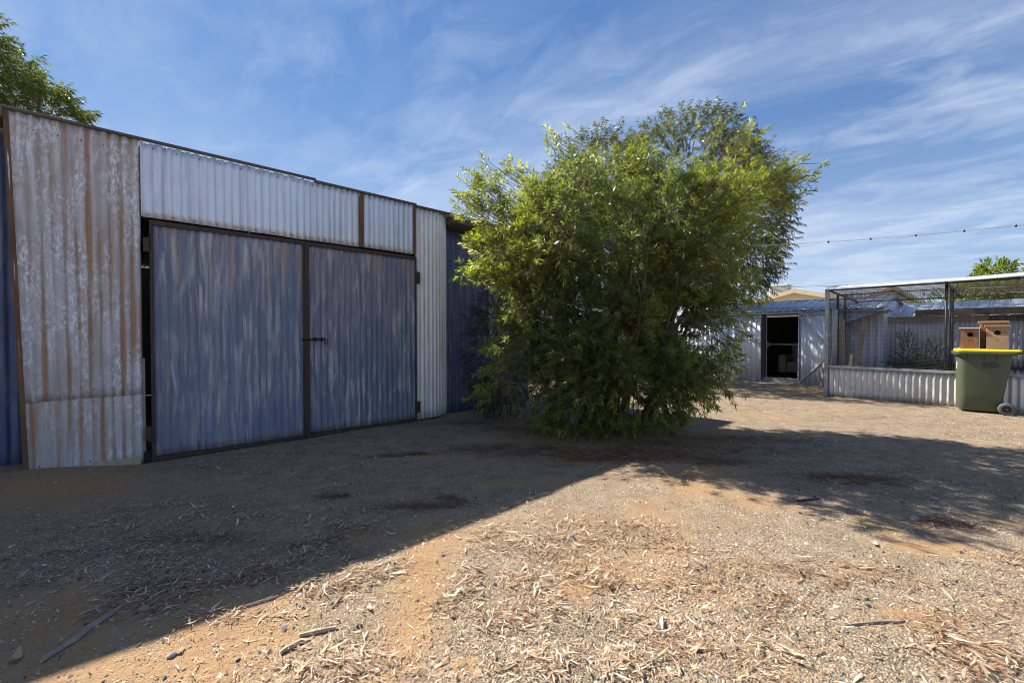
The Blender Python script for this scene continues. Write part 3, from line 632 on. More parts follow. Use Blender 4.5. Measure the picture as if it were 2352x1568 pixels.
MB().box(-2.6, 2.6, -.05, .01, 1.85, 1.90).build('gutter_trim', MT['zinc_frame'], gs, .004)
MB().box(-2.6, .90, -.05, .02, .0, .028).build('door_track', MT['zinc_frame'], gs, .003)
def gsroof(V):
    V = V.copy(); d = V[:, 2].copy(); V[:, 2] = 1.905+.27*d + V[:, 1]; V[:, 1] = d-.09; return V
for k in range(7): sheet('roof_sheet', gs, 'zinc_roof', -2.65+k*.76, -2.65+(k+1)*.76-.004, 0, 1.30, pitch=.19, amp=.012, shape='ribout', nz=1, fn=gsroof)
MB().box(-2.65, 2.67, 1.19, 1.25, 2.25, 2.275).build('ridge_cap', MT['zinc_roof'], gs, .01)
MB().add([(-2.65,1.22,2.25),(2.67,1.22,2.25),(2.67,2.5,1.88),(-2.65,2.5,1.88)], [(0,1,2,3)]).build('rear_roof', MT['zinc_roof'], gs)
MB().box(-2.58, 2.58, 2.42, 2.44, .0, 1.86).build('back_wall', MT['interior'], gs)
for x in (-2.6, 2.58):
    MB().add([(x,0,0),(x,2.44,0),(x,2.44,1.88),(x,1.22,2.24),(x,0,1.88)], [(0,1,2,3,4)]).build('side_wall', MT['zinc'], gs)
MB().box(-2.5, 2.5, .16, 2.4, .02, .10).build('floor_slab', MT['interior'], gs)
MB().box(.02, .90, .03, .15, .02, .13).build('sill_board', MT['timber_h'], gs, .004, label='weathered timber sill in the open doorway')
MB().box(.005, .075, .02, .10, .12, 1.85).build('jamb', MT['timber_d'], gs, .004)
MB().tube([(.09, .10, .13), (.09, .10, 1.84)], .014, 8).build('pipe', MT['galv_post'], gs)
MB().tube([(-.02, .30, 1.03), (1.2, .30, 1.03)], .014, 8).build('cross_rail', MT['galv_post'], gs, label='pale horizontal rail inside the doorway')
MB().add([(.08,.13,.93),(.08,.13,1.13),(.20,.28,1.03)], [(0,1,2),(2,1,0)]).build('bracket', MT['galv_post'], gs)
rd = empty('door', (.915, -.045, 0), R(-26)); rd.parent = gs; rd['label'] = 'open right leaf showing its inner bracing'
sheet('door_sheet', rd, 'zinc', .02, .88, .02, 1.80, y=.0, pitch=.14, amp=.006, shape='rib', nz=2)
for bx in ((.0, .03, .02, 1.81), (.87, .90, .02, 1.81)): MB().box(bx[0], bx[1], -.03, .02, bx[2], bx[3]).build('stile', MT['zinc_frame'], rd, .003)
MB().box(0, .9, -.03, .02, 1.80, 1.83).build('top_rail', MT['zinc_frame'], rd, .003); MB().box(0, .9, -.03, .02, .0, .022).build('bottom_rail', MT['zinc_frame'], rd, .003)
MB().bar((.03, -.02, 1.78), (.86, -.02, .98), .045, .03, (0, 1, 0)).build('brace', MT['zinc_frame'], rd, .003)
MB().bar((.03, -.02, .05), (.86, -.02, .80), .045, .03, (0, 1, 0)).build('brace', MT['zinc_frame'], rd, .003)
stk = MB().bar((0, 0, .0), (.10, .05, .62), .05, .03).build('timber_stake', MT['timber_h'], None, .004, label='short grey timber leaning beside the open garden shed door', cat='timber')
p = G(1886, 892); stk.location = (p[0], p[1], .005)
# armchair inside
sf = empty('armchair', (6.90+.637*.66+.77*1.25, 12.04-.77*.66+.637*1.25, .10), UA, label='beige upholstered armchair in the dark garden shed doorway', cat='armchair')
MB().box(-.36, .36, -.32, .30, .12, .42).build('seat', MT['fabric'], sf, .05)
MB().box(-.40, .40, .22, .42, .12, .95).build('backrest', MT['fabric'], sf, .07)
for s in (-1, 1):
    MB().box(s*.46-.10, s*.46+.10, -.36, .40, .10, .62).build('armrest', MT['fabric'], sf, .06)
    for yy in (-.28, .32): MB().tube([(s*.38, yy, 0), (s*.38, yy, .13)], .025, 8).build('leg', MT['timber_d'], sf)

# ------------------------------------------------------------------ bird aviary
av = empty('aviary', (6.72, 9.29, 0), UA, label='wire mesh bird aviary with corrugated base and galvanised corner post', cat='aviary')
AL, AD = 5.2, 2.36
for k in range(7):
    sheet('base_sheet', av, 'aviary', .03+k*.752, min(AL, .03+(k+1)*.752+.01), .0, .60, y=.0-.002*(k % 2), pitch=.094, amp=.013, nz=5, seg=10, fn=dents(.01, 41.+k))
MB().box(-.01, AL, -.035, .015, .595, .645).build('base_rail', MT['galv_post'], av, .004)
MB().box(-.035, .03, -.03, .04, .0, 2.26).build('corner_post', MT['galv_post'], av, .004)
MB().box(-.02, .03, AD-.05, AD, .0, 2.13).build('rear_post', MT['blackpipe'], av, .004)
MB().box(-.02, .02, .74, .79, .0, 2.22).build('side_post', MT['timber_d'], av, .004)
MB().box(-.02, .02, 1.30, 1.34, .0, 2.18).build('side_post', MT['timber_d'], av, .004)
for k, (x, y, z) in enumerate(((1.80, .055, 2.24), (1.80, .62, 2.20), (1.80, .98, 2.18), (3.7, .055, 2.24))):
    MB().tube([(x, y, 0), (x, y, z)], .021 if k != 1 else .016, 10).build('post', MT['blackpipe'], av, smooth=True)
MB().bar((1.80, 0, 2.24), (1.80, AD, 2.10), .045, .035).build('rafter', MT['timber_d'], av)
MB().bar((.0, 0, 2.25), (.0, AD, 2.11), .04, .03).build('rafter', MT['timber_d'], av)
MB().bar((3.7, 0, 2.24), (3.7, AD, 2.10), .045, .035).build('rafter', MT['timber_d'], av)
for y, z in ((.02, 2.235), (.85, 2.185), (AD-.02, 2.105)):
    MB().bar((0, y, z), (AL, y, z), .03, .03).build('purlin', MT['timber_d'], av)
def flash(V):
    V = V.copy(); d = V[:, 2].copy(); V[:, 2] = 2.262+.30*d+V[:, 1]+.006*np.sin(V[:, 0]*5.); V[:, 1] = -.06+d; return V
V, Fc = corr(-.07, AL, 0, .26, 0, 2., .004, 'sin', 40, 2, flash)
o = link('flashing', npmesh('flashing', V, Fc, True), MT['white_flash'], av); m = o.modifiers.new('t', 'SOLIDIFY'); m.thickness = .012
def wires(name, org, ux, uy, L, H, px, py, r=.0009):
    """a panel of square mesh made of single wires"""
    org, ux, uy = map(np.array, (org, ux, uy)); nn = np.cross(ux, uy)
    Vs, Fs = [], []; c = 0
    tri = [(math.cos(a)*r, math.sin(a)*r) for a in (.5, 2.6, 4.7)]
    def one(a, b_, e1):
        nonlocal c
        Vs.extend([a+e1*p+nn*q for p, q in tri]+[b_+e1*p+nn*q for p, q in tri])
        Fs.extend([(c, c+1, c+4, c+3), (c+1, c+2, c+5, c+4), (c+2, c, c+3, c+5)]); c += 6
    for x in np.arange(0, L+1e-6, px): one(org+ux*x, org+ux*x+uy*H, ux)
    for y in np.arange(0, H+1e-6, py): one(org+uy*y, org+uy*y+ux*L, uy)
    return link('wire_mesh', npmesh('wire_mesh', np.array(Vs), np.array(Fs)), MT['wire'], av, kind='stuff')
wires('f', (.03, .0, .645), (1., 0, 0), (0, 0, 1.), AL-.03, 1.60, .026, .026, .0014)
wires('s', (-.0, .03, .60), (0, 1., 0), (0, 0, 1.), AD-.05, 1.60, .026, .026, .0014)
wires('r', (.0, .03, 2.262), (1., 0, 0), (0, .998, -.06), AL, AD-.05, .05, .05, .0009)
# sagging shade cloth under the roof mesh
n1, n2 = 90, 30; xs, ys = np.meshgrid(np.linspace(.02, AL, n1), np.linspace(.0, 1.55, n2))
zs = 2.215-.055*ys - .05*np.abs(np.sin(xs*1.7))*np.sin(ys*3.6)**2 + .02*(fbm(xs*1.5, ys*7, 3)-.5)*2
i = np.arange(n1*n2).reshape(n2, n1)
link('shade_cloth', npmesh('shade_cloth', np.stack([xs.ravel(), ys.ravel(), zs.ravel()], 1), np.stack([i[:-1,:-1], i[:-1,1:], i[1:,1:], i[1:,:-1]], -1).reshape(-1, 4), True), MT['cloth'], av, label='sagging grey shade cloth under the roof mesh')
# low sheet and lining along the left side
def sidew(V):
    V = V.copy(); x = V[:, 0].copy(); V[:, 0] = -.012+V[:, 1]; V[:, 1] = x; return V
sheet('side_sheet', av, 'aviary', .05, AD, 0, .60, pitch=.094, amp=.012, nz=3, fn=sidew)
sheet('side_sheet', av, 'backwall', .30, .75, .60, 1.86, y=.02, pitch=.094, amp=.012, nz=3, fn=sidew, label='grey upright sheet lining the left side')
MB().box(1.10, AL, 2.16, 2.20, 1.71, 1.85).build('cross_beam', MT['timber_d'], av, .004, label='brown plank beam across the back')
MB().box(.0, AL, .35, 2.34, .02, .06).build('floor', MT['timber_h'], av)
def shelf(V):
    V = V.copy(); d = V[:, 2].copy(); x = V[:, 0].copy(); V[:, 0] = -.12+x; V[:, 2] = 1.53+x*.36+V[:, 1]; V[:, 1] = 1.55+d; return V
sheet('tin_shelf', av, 'galv_rust', .0, .86, 0, .55, pitch=.076, amp=.01, nz=3, fn=shelf, label='rusty strip of corrugated tin propped at a slant')
MB().box(-.05, .85, 1.56, 1.59, 1.50, 1.52, Matrix.Rotation(-.345, 4, 'Y') @ Matrix.Translation((.5, 0, -.02))).build('shelf_batten', MT['timber_d'], av)
def plank(p0, p1, w, t, lab, mat='timber'):
    q = [Vector(p0), Vector(p1)]; o = MB().bar(q[0]*0, q[1]-q[0], w, t, (0, 1, 0)).build('plank', MT[mat], None, .004, label=lab, cat='plank')
    o.rotation_euler = (0, 0, UA); o.location = Vector((6.72, 9.29, 0)) + Matrix.Rotation(UA, 3, 'Z') @ q[0]
plank((.14, .62, .06), (.12, .62, 1.62), .085, .04, 'pale upright plank standing in the aviary by the corner')
plank((.14, 1.50, .06), (.30, 1.62, 1.58), .10, .04, 'pale plank leaning beside the rear post in the aviary')
plank((.08, 1.32, .06), (.14, 1.34, .85), .07, .03, 'short plank offcut leaning low in the aviary corner')

# ------------------------------------------------------------------ low shed behind the aviary
ls = empty('low_shed', (6.72+.77*2.5, 9.29+.637*2.5, 0), UA, label='low stained iron shed with a pale ribbed roof behind the aviary', cat='shed')
for k in range(8):
    x0 = -.06+k*.74
    sheet('wall_sheet', ls, 'backwall', x0, x0+.75, .62, 1.60, y=.0+.003*(k % 2), nz=4, seg=8, amp=.010, fn=dents(.012, 60.+k))
    sheet('wall_sheet', ls, 'backwall', x0, x0+.75, .0, .60, y=-.01+.003*(k % 2), pitch=.094, nz=3, seg=8, amp=.012, fn=dents(.012, 70.+k))
MB().box(-.1, 5.9, -.04, .0, .58, .63).build('wall_rail', MT['timber_d'], ls)
MB().box(-.1, 2.2, -.03, .0, 1.585, 1.70).build('top_board', MT['timber_h'], ls, .004)
MB().box(2.2, 5.9, -.02, .01, 1.585, 1.63).build('top_board', MT['timber_d'], ls, .004)
def lsroof(V):
    V = V.copy(); d = V[:, 2].copy(); V[:, 2] = 1.70+.26*d + V[:, 1]; V[:, 1] = d-.10; return V
for k in range(8): sheet('roof_sheet', ls, 'pale_roof', -.1+k*.76, -.1+(k+1)*.76-.004, 0, 1.5, pitch=.25, amp=.010, shape='ribout', nz=1, fn=lsroof)
MB().box(-.05, 5.9, 1.36, 1.38, 0, 2.0).build('back_wall', MT['grey_wall'], ls)
for x in (-.06, 5.88): MB().add([(x,0,0),(x,1.36,0),(x,1.36,2.03),(x,0,1.68)], [(0,1,2,3)]).build('side_wall', MT['grey_wall'], ls)

# ------------------------------------------------------------------ wheelie bin and nest boxes
BA = R(-41)
bn = empty('wheelie_bin', (7.53, 7.33, 0), BA, label='green wheelie bin with yellow lid in front of the aviary', cat='wheelie bin')
def ring(x0, x1, y0, y1, r, z, n=6):
    pts = []
    for cx, cy, a0 in ((x1-r, y0+r, -90), (x1-r, y1-r, 0), (x0+r, y1-r, 90), (x0+r, y0+r, 180)):
        for k in range(n+1):
            a = R(a0+90*k/n); pts.append((cx+r*math.cos(a), cy+r*math.sin(a), z))
    return pts
def loft(rings, cap=(True, True)):
    v = [p for r_ in rings for p in r_]; m = len(rings[0]); f = []
    for j in range(len(rings)-1):
        for i in range(m): f.append((j*m+i, j*m+(i+1) % m, (j+1)*m+(i+1) % m, (j+1)*m+i))
    if cap[0]: f.append(tuple(range(m-1, -1, -1)))
    if cap[1]: f.append(tuple((len(rings)-1)*m+i for i in range(m)))
    return MB().add(v, f)
body = loft([ring(.03,.47,.09,.49,.07,.03), ring(.012,.50,.07,.51,.085,.06), ring(.006,.535,.05,.53,.09,.30), ring(.0,.575,.03,.55,.09,.62), ring(-.003,.62,.012,.568,.09,.95), ring(-.003,.625,.012,.568,.09,.985)]).build('body', MT['binbody'], bn, smooth=True)
body.modifiers.new('e', 'EDGE_SPLIT').split_angle = R(50)
rim = loft([ring(-.015,.64,.0,.58,.07,.955), ring(-.055,.675,-.025,.605,.075,.965), ring(-.06,.68,-.03,.61,.075,1.0), ring(-.045,.67,-.02,.60,.07,1.015)]).build('rim', MT['binrim'], bn, smooth=True)
rim.modifiers.new('e', 'EDGE_SPLIT').split_angle = R(40)
lid = loft([ring(-.03,.70,-.01,.59,.07,1.016), ring(-.035,.72,-.012,.592,.07,1.03), ring(-.02,.715,.01,.57,.06,1.055), ring(.03,.68,.05,.53,.05,1.062)]).build('lid', MT['yellow'], bn, smooth=True)
lid.modifiers.new('e', 'EDGE_SPLIT').split_angle = R(40)
MB().tube([(.76, .06, 1.02), (.76, .52, 1.02)], .018, 10).build('handle', MT['binrim'], bn, smooth=True)
for y in (.10, .29, .48): MB().bar((.66, y, .99), (.76, y, 1.02), .04, .04).build('handle_arm', MT['binrim'], bn)
for x in (.10, .30, .44): MB().box(x, x+.012, -.012, .05, .88, .965).build('rib', MT['binrim'], bn, .002)
MB().add([(-.003+.01,.03,.955),(.10,.015,.955),(.10,.02,.86),(.02,.05,.93)], [(0,3,2,1)]).build('gusset', MT['binrim'], bn)
for y, s in ((-.005, 1), (.585, -1)):
    wpts = []
    w = empty('wheel', (.545, y, .10)); w.parent = bn
    prof = [(.055, -.03), (.085, -.032), (.098, -.022), (.100, 0), (.098, .022), (.085, .032), (.055, .03)]
    v = []; f = []; n = 28
    for k in range(n):
        a = 2*math.pi*k/n
        for r_, d in prof: v.append((r_*math.cos(a), d, r_*math.sin(a)))
    m_ = len(prof)
    for k in range(n):
        for j in range(m_-1): f.append((k*m_+j, k*m_+j+1, ((k+1) % n)*m_+j+1, ((k+1) % n)*m_+j))
    MB().add(v, f).build('tyre', MT['rubber'], w, smooth=True)
    MB().tube([(0, -.018, 0), (0, .018, 0)], .058, 24).build('hub', MT['hub'], w)
    h = MB()
    for k in range(8):
        a = k*math.pi/4; h.bar((.012*math.cos(a), -.02*s, .012*math.sin(a)), (.054*math.cos(a), -.02*s, .054*math.sin(a)), .008, .008, (0, 1, 0))
    h.build('spokes', MT['hub'], w); MB().tube([(0, -.026, 0), (0, .026, 0)], .014, 12).build('axle_cap', MT['rubber'], w)
MB().tube([(.545, 0, .10), (.545, .58, .10)], .011, 8).build('axle', MT['galv_post'], bn)
pts = [(.36+.105*math.cos(a), 0, .80+.055*math.sin(a)) for a in np.linspace(0, 2*math.pi, 28, endpoint=False)]
o = MB().add([(x, .0197-(z-.80)*.056-.0025, z) for x, _, z in pts], [tuple(range(28))]).build('faded_emblem', MT['smudge'], bn, label='dark faded oval print on the side')
MB().box(-.006, -.0035, .16, .26, .72, .84).build('sticker', MT['sticker'], bn)
def nestbox(x0, x1, y0, d, h, mat, lab, roof, roofmat, hole=(.5, .68), r=.036):
    base = Vector((7.53, 7.33, 0)) + Matrix.Rotation(BA, 3, 'Z') @ Vector(((x0+x1)/2, y0, 1.0625))
    t = empty('nest_box', base, R(-46), label=lab, cat='nest box', group='nest boxes on the bin lid'); w = (x1-x0)/2; th = .014
    # front panel with a round entrance
    cx, cz = -w+2*w*hole[0], h*hole[1]; n = 24; v, f = [], []
    def edge(a):
        c, s_ = math.cos(a), math.sin(a); k = 1e9
        if c > 1e-6: k = min(k, (w-cx)/c)
        if c < -1e-6: k = min(k, (-w-cx)/c)
        if s_ > 1e-6: k = min(k, (h-cz)/s_)
        if s_ < -1e-6: k = min(k, -cz/s_)
        return cx+c*k, cz+s_*k
    angs = sorted(set([2*math.pi*k/n for k in range(n)] + [math.atan2(z-cz, x-cx) % (2*math.pi) for x, z in ((-w,0),(w,0),(w,h),(-w,h))]))
    m_ = len(angs)
    for a in angs:
        ex, ez = edge(a)
        v += [(cx+r*math.cos(a), 0, cz+r*math.sin(a)), (ex, 0, ez), (cx+r*math.cos(a), th, cz+r*math.sin(a)), (ex, th, ez)]
    for k in range(m_):
        q = (k+1) % m_; f += [(k*4, k*4+1, q*4+1, q*4), (k*4+2, q*4+2, q*4+3, k*4+3), (k*4, q*4, q*4+2, k*4+2), (k*4+1, k*4+3, q*4+3, q*4+1)]
    MB().add(v, f).build('front_panel', MT[mat], t)
    MB().box(-w, -w+th, th+.0005, d, 0, h).build('side_panel', MT['ply_pale' if mat == 'ply' else mat], t); MB().box(w-th, w, th+.0005, d, 0, h).build('side_panel', MT[mat], t)
    MB().box(-w+th, w-th, d-th, d-.001, 0, h).build('back_panel', MT[mat], t); MB().box(-w+th, w-th, th, d-th, .0, th).build('floor_panel', MT['hole'], t)
    for k in range(roof): MB().box(-w-.025+.006*k, w+.02-.004*k, -.03+.008*k, d+.01, h+.001+k*.017, h+.015+k*.017, Matrix.Rotation(.01*(1-2*k), 4, 'Y')).build('roof_board', MT[roofmat], t, .002)
    MB().tube([(.0, -.003, h*.42), (0, .002, h*.42)], .006, 8).build('knot_hole', MT['hole'], t)
nestbox(.02, .225, .06, .26, .335, 'ply', 'orange-brown plywood nest box, leftmost on the bin lid', 1, 'sticker', (.55, .70))
nestbox(.315, .555, .03, .20, .36, 'ply_pale', 'pale grained nest box at the front right of the bin lid', 2, 'ply_pale', (.5, .74), .038)
nestbox(.265, .575, .25, .26, .43, 'ply', 'tallest nest box, standing behind the pale one on the lid', 2, 'ply_pale', (.5, .72))

# ------------------------------------------------------------------ houses and fence beyond
def gable_house(name, cx, cy, hw, eave, apex, depth, rz, wall, roof, barge, lab, win=None):
    h = empty(name, (cx, cy, 0), rz, label=lab, cat='house')
    MB().add([(-hw,0,0),(hw,0,0),(hw,0,eave),(0,0,apex-.06),(-hw,0,eave),(-hw,depth,0),(hw,depth,0),(hw,depth,eave),(0,depth,apex-.06),(-hw,depth,eave)],
             [(0,1,2,3,4),(9,8,7,6,5),(0,4,9,5),(1,6,7,2)]).build('wall', MT[wall], h)
    k = (apex-eave)/hw; ov = .5
    for s in (-1, 1):
        a = Vector((0, 0, apex)); b_ = Vector((s*(hw+ov), 0, eave-k*ov))
        MB().add([a+Vector((0,-.35,0)), b_+Vector((0,-.35,0)), b_+Vector((0,depth+.3,0)), a+Vector((0,depth+.3,0)), a+Vector((0,-.35,.08)), b_+Vector((0,-.35,.08)), b_+Vector((0,depth+.3,.08)), a+Vector((0,depth+.3,.08))],
                 [(0,1,2,3),(7,6,5,4),(0,4,5,1),(1,5,6,2),(2,6,7,3),(3,7,4,0)]).build('roof', MT[roof], h)
        MB().bar(a+Vector((0,-.37,-.02)), b_+Vector((0,-.37,-.02)), .03, .20, (0, 0, 1)).build('barge_board', MT[barge], h)
    return h
gable_house('house', 652*.022, 22, 5.0, 2.25, 3.5, 9, R(-48), 'cream', 'roof_tan', 'barge', 'cream gabled house with tan bargeboards behind the garden shed')
ac = empty('evaporative_cooler', (14.40, 23.4, 3.44), R(-48), label='beige evaporative cooler box on the cream house roof', cat='air cooler')
MB().box(-.42, .42, -.4, .4, -.2, .42).build('body', MT['ac'], ac, .05); MB().box(-.46, .46, -.44, .44, .42, .50).build('top_cover', MT['ac'], ac, .03)
g_ = MB().box(-.34, .36, -.415, -.402, -.02, .36).build('grille', MT['ac_dark'], ac)
for k in range(6): MB().box(-.34, .36, -.43, -.416, -.005+k*.062, .018+k*.062).build('slat', MT['ac'], g_)
MB().tube([(.1, 0, .5), (.1, 0, .78)], .012, 6).build('vent_pipe', MT['galv_post'], ac)
gable_house('house', 21.0, 24.5, 4.2, 2.35, 3.95, 9, UA+R(62), 'cream', 'roof_grey', 'barge', 'house with a grey metal roof seen above the aviary')
gable_house('house', 27.5, 25.0, 4.6, 2.2, 3.6, 9, UA+R(20), 'ac', 'pale_roof', 'barge', 'pale roofed house seen through the aviary mesh')
fc = empty('iron_fence', (-.9, 17.6, 0), math.atan2(-3.9, 7.2), label='grey corrugated iron fence far behind the big shrub', cat='fence')
for k in range(12): sheet('fence_sheet', fc, 'grey_wall', k*.76-.8, k*.76-.045, .02, 1.65, y=.003*(k % 2), nz=2, seg=6, amp=.01, fn=dents(.01, 90.+k))
for k in range(5): MB().box(k*2.1-.75, k*2.1-.69, .03, .09, 0, 1.6).build('post', MT['galv_post'], fc)
for z in (.4, 1.35): MB().box(-.8, 8.2, .03, .07, z, z+.05).build('rail', MT['galv_post'], fc)

# ------------------------------------------------------------------ overhead lines
def sag(a, b, s, n=24): return [Vector(a).lerp(Vector(b), i/n) - Vector((0, 0, 4*s*(i/n)*(1-i/n))) for i in range(n+1)]
fl = empty('light_cable', (3.6, 7.0, 2.76), label='thin overhead cable with small dark lamp sockets right of the shrub', cat='cable')
A, B = Vector((3.6, 7.0, 2.70)), Vector((9.8, 4.3, 3.02)); c0 = Vector(fl.location)
pts = sag(A, B, .14)
MB().tube([p-c0 for p in pts], .0024, 5).build('wire', MT['cable'], fl); MB().tube([p-c0+Vector((0, 0, .014+.006*math.sin(i*2.))) for i, p in enumerate(pts)], .002, 5).build('wire', MT['cable'], fl)
for k in range(1, 13):
    t = .03+k*.075; i = min(23, int(t*24)); p = pts[i].lerp(pts[i+1], t*24-i) - c0
    MB().tube([p+Vector((0,0,.02)), p+Vector((0,0,.008)), p-Vector((0,0,.014))], [.006, .009, .008], 7).box(p.x-.018, p.x+.018, p.y-.005, p.y+.005, p.z-.003, p.z+.006).build('socket', MT['socket'], fl)
A, B = Vector((8.0, 20, 3.35)), Vector((24, 19, 3.95)); pw = MB().tube([p-A for p in sag(A, B, .1)], .012, 5).build('power_line', MT['cable'], None, label='far thin power line above the cream house roof', cat='cable'); pw.location = A

# ------------------------------------------------------------------ foliage
def frames(D):
    D = D/np.linalg.norm(D, axis=1, keepdims=True); up = np.tile((0., 0, 1), (len(D), 1)); up[np.abs(D[:, 2]) > .95] = (1, 0, 0)
    X = np.cross(D, up); X /= np.linalg.norm(X, axis=1, keepdims=True); return D, X, np.cross(X, D)
def leaves(P, D, L, per, ll, lw, cols, splay=(35, 70), droop=.0, cvar=.25, sizes=None, tipcol=None):
    """P, D, L: shoot start, direction, length. Each leaf is two folded triangles"""
    n = len(P); D, X, Y = frames(D); t = np.tile((np.arange(per)+.5)/per, (n, 1)) + RNG.normal(0, .03, (n, per)); t = t**.75
    a = np.arange(per)*2.4 + RNG.random((n, 1))*6.28 + RNG.normal(0, .35, (n, per)); sp = np.radians(RNG.uniform(splay[0], splay[1], (n, per)))*(1.15-.55*t)
    base = P[:, None] + D[:, None]*(t*L[:, None])[..., None]
    rad = X[:, None]*np.cos(a)[..., None] + Y[:, None]*np.sin(a)[..., None]
    ld = D[:, None]*np.cos(sp)[..., None] + rad*np.sin(sp)[..., None]; ld[..., 2] -= droop*RNG.uniform(.5, 1.4, (n, per)); ld /= np.linalg.norm(ld, axis=2, keepdims=True)
    sd_ = np.cross(ld, rad); sd_ += RNG.normal(0, .35, sd_.shape); sd_ /= np.linalg.norm(sd_, axis=2, keepdims=True)+1e-9; nn = np.cross(sd_, ld)
    l = (ll*RNG.uniform(.6, 1.2, (n, per)))[..., None]; w = (lw*RNG.uniform(.8, 1.2, (n, per)))[..., None]
    if sizes is not None: l = l*sizes[:, None, None]; w = w*sizes[:, None, None]
    mid = base+ld*l*.45
    tip = base+ld*l; tip[..., 2] -= (droop*.5+.06)*l[..., 0]
    V = np.stack([base, mid-sd_*w-nn*w*.35, mid+sd_*w-nn*w*.35, tip], 2).reshape(-1, 3)
    k = np.arange(n*per)*4; Fc = np.stack([np.stack([k, k+1, k+3], 1), np.stack([k, k+3, k+2], 1)], 1).reshape(-1, 3)
    c = np.repeat(cols[:, None], per, 1)*RNG.uniform(1-cvar, 1+cvar, (n, per, 1))
    if tipcol is not None: c = c + (np.array(tipcol)-c)*np.clip((t-.72)*2.2, 0, .7)[..., None]
    return V, Fc, np.repeat(c.reshape(-1, 3), 4, 0)
def lobepts(lobes, n, shell=.55, lowcut=.08):
    vol = np.array([l[3]*l[4]+l[4]*l[5]+l[3]*l[5] for l in lobes]); ch = RNG.choice(len(lobes), n*2, p=vol/vol.sum()); lb = np.array(lobes)[ch]
    d = RNG.normal(0, 1, (n*2, 3)); d /= np.linalg.norm(d, axis=1, keepdims=True); r = RNG.random(n*2)**(shell)*1.0
    r = 1-(1-r)*.75
    lump = .86+.28*fbm(d[:, 0]*2.2+ch*3.1+d[:, 2]*1.7, d[:, 1]*2.2+d[:, 2]*2+ch*7., 3)
    P = lb[:, :3] + d*lb[:, 3:6]*(r*lump)[:, None]; keep = P[:, 2] > lowcut
    # thin out what lies deep inside the other lobes
    deep = np.zeros(len(P), bool)
    for l in lobes: deep |= (((P-np.array(l[:3]))/np.array(l[3:6]))**2).sum(1) < .42
    keep &= ~deep | (RNG.random(len(P)) < .10)
    i = np.where(keep)[0][:n]; return P[i], d[i], ch[i]
def twigs(P, Q, r0, r1):
    """one three-sided twig for every pair"""
    D, X, Y = frames(Q-P); tri = [(math.cos(a), math.sin(a)) for a in (0, 2.09, 4.19)]
    V = np.stack([P+X*p*r0+Y*q*r0 for p, q in tri]+[Q+X*p*r1+Y*q*r1 for p, q in tri], 1).reshape(-1, 3)
    k = np.arange(len(P))*6; f = np.stack([np.stack([k+a, k+(a+1) % 3, k+3+(a+1) % 3, k+3+a], 1) for a in range(3)], 1).reshape(-1, 4)
    return V, f
def crown(name, parent, parts, mat):
    V = np.concatenate([p[0] for p in parts]); off = 0; Fs = []
    for p in parts: Fs.append(p[1]+off); off += len(p[0])
    C = np.concatenate([p[2] for p in parts]); o = link(name, npmesh(name, V-np.array(parent.location), np.concatenate(Fs), False, C), mat, parent)
    return o
def limbs(parent, base, lobes, r, mat, P=None, nb=0, seed=1, spread=.3, name='trunk', stems=None):
    rg = np.random.default_rng(seed); b = MB(); o = Vector(parent.location)
    for k in range(stems or len(lobes)):
        l = lobes[k % len(lobes)]; a = Vector(base)+Vector((rg.normal(0, spread), rg.normal(0, spread), -.05)); e = Vector(l[:3])+Vector((rg.normal(0, .2), rg.normal(0, .2), .25*l[5])); m = a.lerp(e, .5)+Vector((rg.normal(0, .22), rg.normal(0, .22), .15))
        pts = [a*(1-t)**2+m*2*t*(1-t)+e*t*t+Vector((rg.normal(0, .025), rg.normal(0, .025), 0)) for t in np.linspace(0, 1, 9)]
        b.tube([p-o for p in pts], [r*(1-.82*t) for t in np.linspace(0, 1, 9)], 7)
        for j in range(3):
            s_ = pts[3+j*2]; d = Vector((rg.normal(0, 1), rg.normal(0, 1), rg.normal(.5, .4))).normalized()
            q = s_+Vector((d.x*l[3], d.y*l[4], d.z*l[5]))*.7; b.tube([s_-o, s_.lerp(q, .5)-o+Vector((rg.normal(0, .06), rg.normal(0, .06), .05)), q-o], [r*.38, r*.24, r*.08], 5)
    if P is not None and nb:
        C = np.array([l[:3] for l in lobes]); idx = rg.choice(len(P), min(nb, len(P)), replace=False)
        for i in idx:
            p = Vector(P[i]); c = Vector(C[np.argmin(((C-P[i])**2).sum(1))]); s_ = p.lerp(c, .55)
            b.tube([s_-o, s_.lerp(p, .55)-o+Vector((rg.normal(0, .03), rg.normal(0, .03), .02)), p-o], [.012, .008, .004], 4, False)
    return b.build(name, mat, parent, smooth=True)

# ---- the big shrub
bush = empty('bottlebrush_shrub', (BX[0], BX[1], 0), label='big dense green bottlebrush shrub beside the tin shed', cat='shrub')
L_ = [(1.35,6.6,2.6,1.35,1.2,1.3),(2.45,6.7,2.7,1.15,1.2,1.2),(.5,6.5,2.6,.8,.8,.8),(.1,6.4,2.2,.55,.6,.6),(1.5,6.5,1.2,1.2,1.0,1.0),(2.3,6.5,1.35,.95,1.,1.0),(.6,6.4,1.3,.75,.8,.8),
      (3.05,6.8,2.6,.8,.85,.9),(1.0,6.6,3.2,.8,.85,.7),(2.1,6.7,3.3,.9,.9,.75),(2.65,6.75,1.75,.55,.7,.6),(1.7,6.75,.75,1.0,.75,.65),(1.05,6.65,.8,.65,.6,.6),(2.3,6.7,.8,.6,.6,.55)]
KB = .90; L_ = [(a*KB, b_*KB, 1.3+(c-1.3)*KB, max(.25, d_*KB-.22), max(.25, e*KB-.18), max(.22, f*KB-.24)) for a, b_, c, d_, e, f in L_] + [(.50,5.1,2.60,.40,.42,.40),(1.3,5.05,2.45,.48,.42,.45),(2.0,5.25,2.3,.40,.4,.42)]
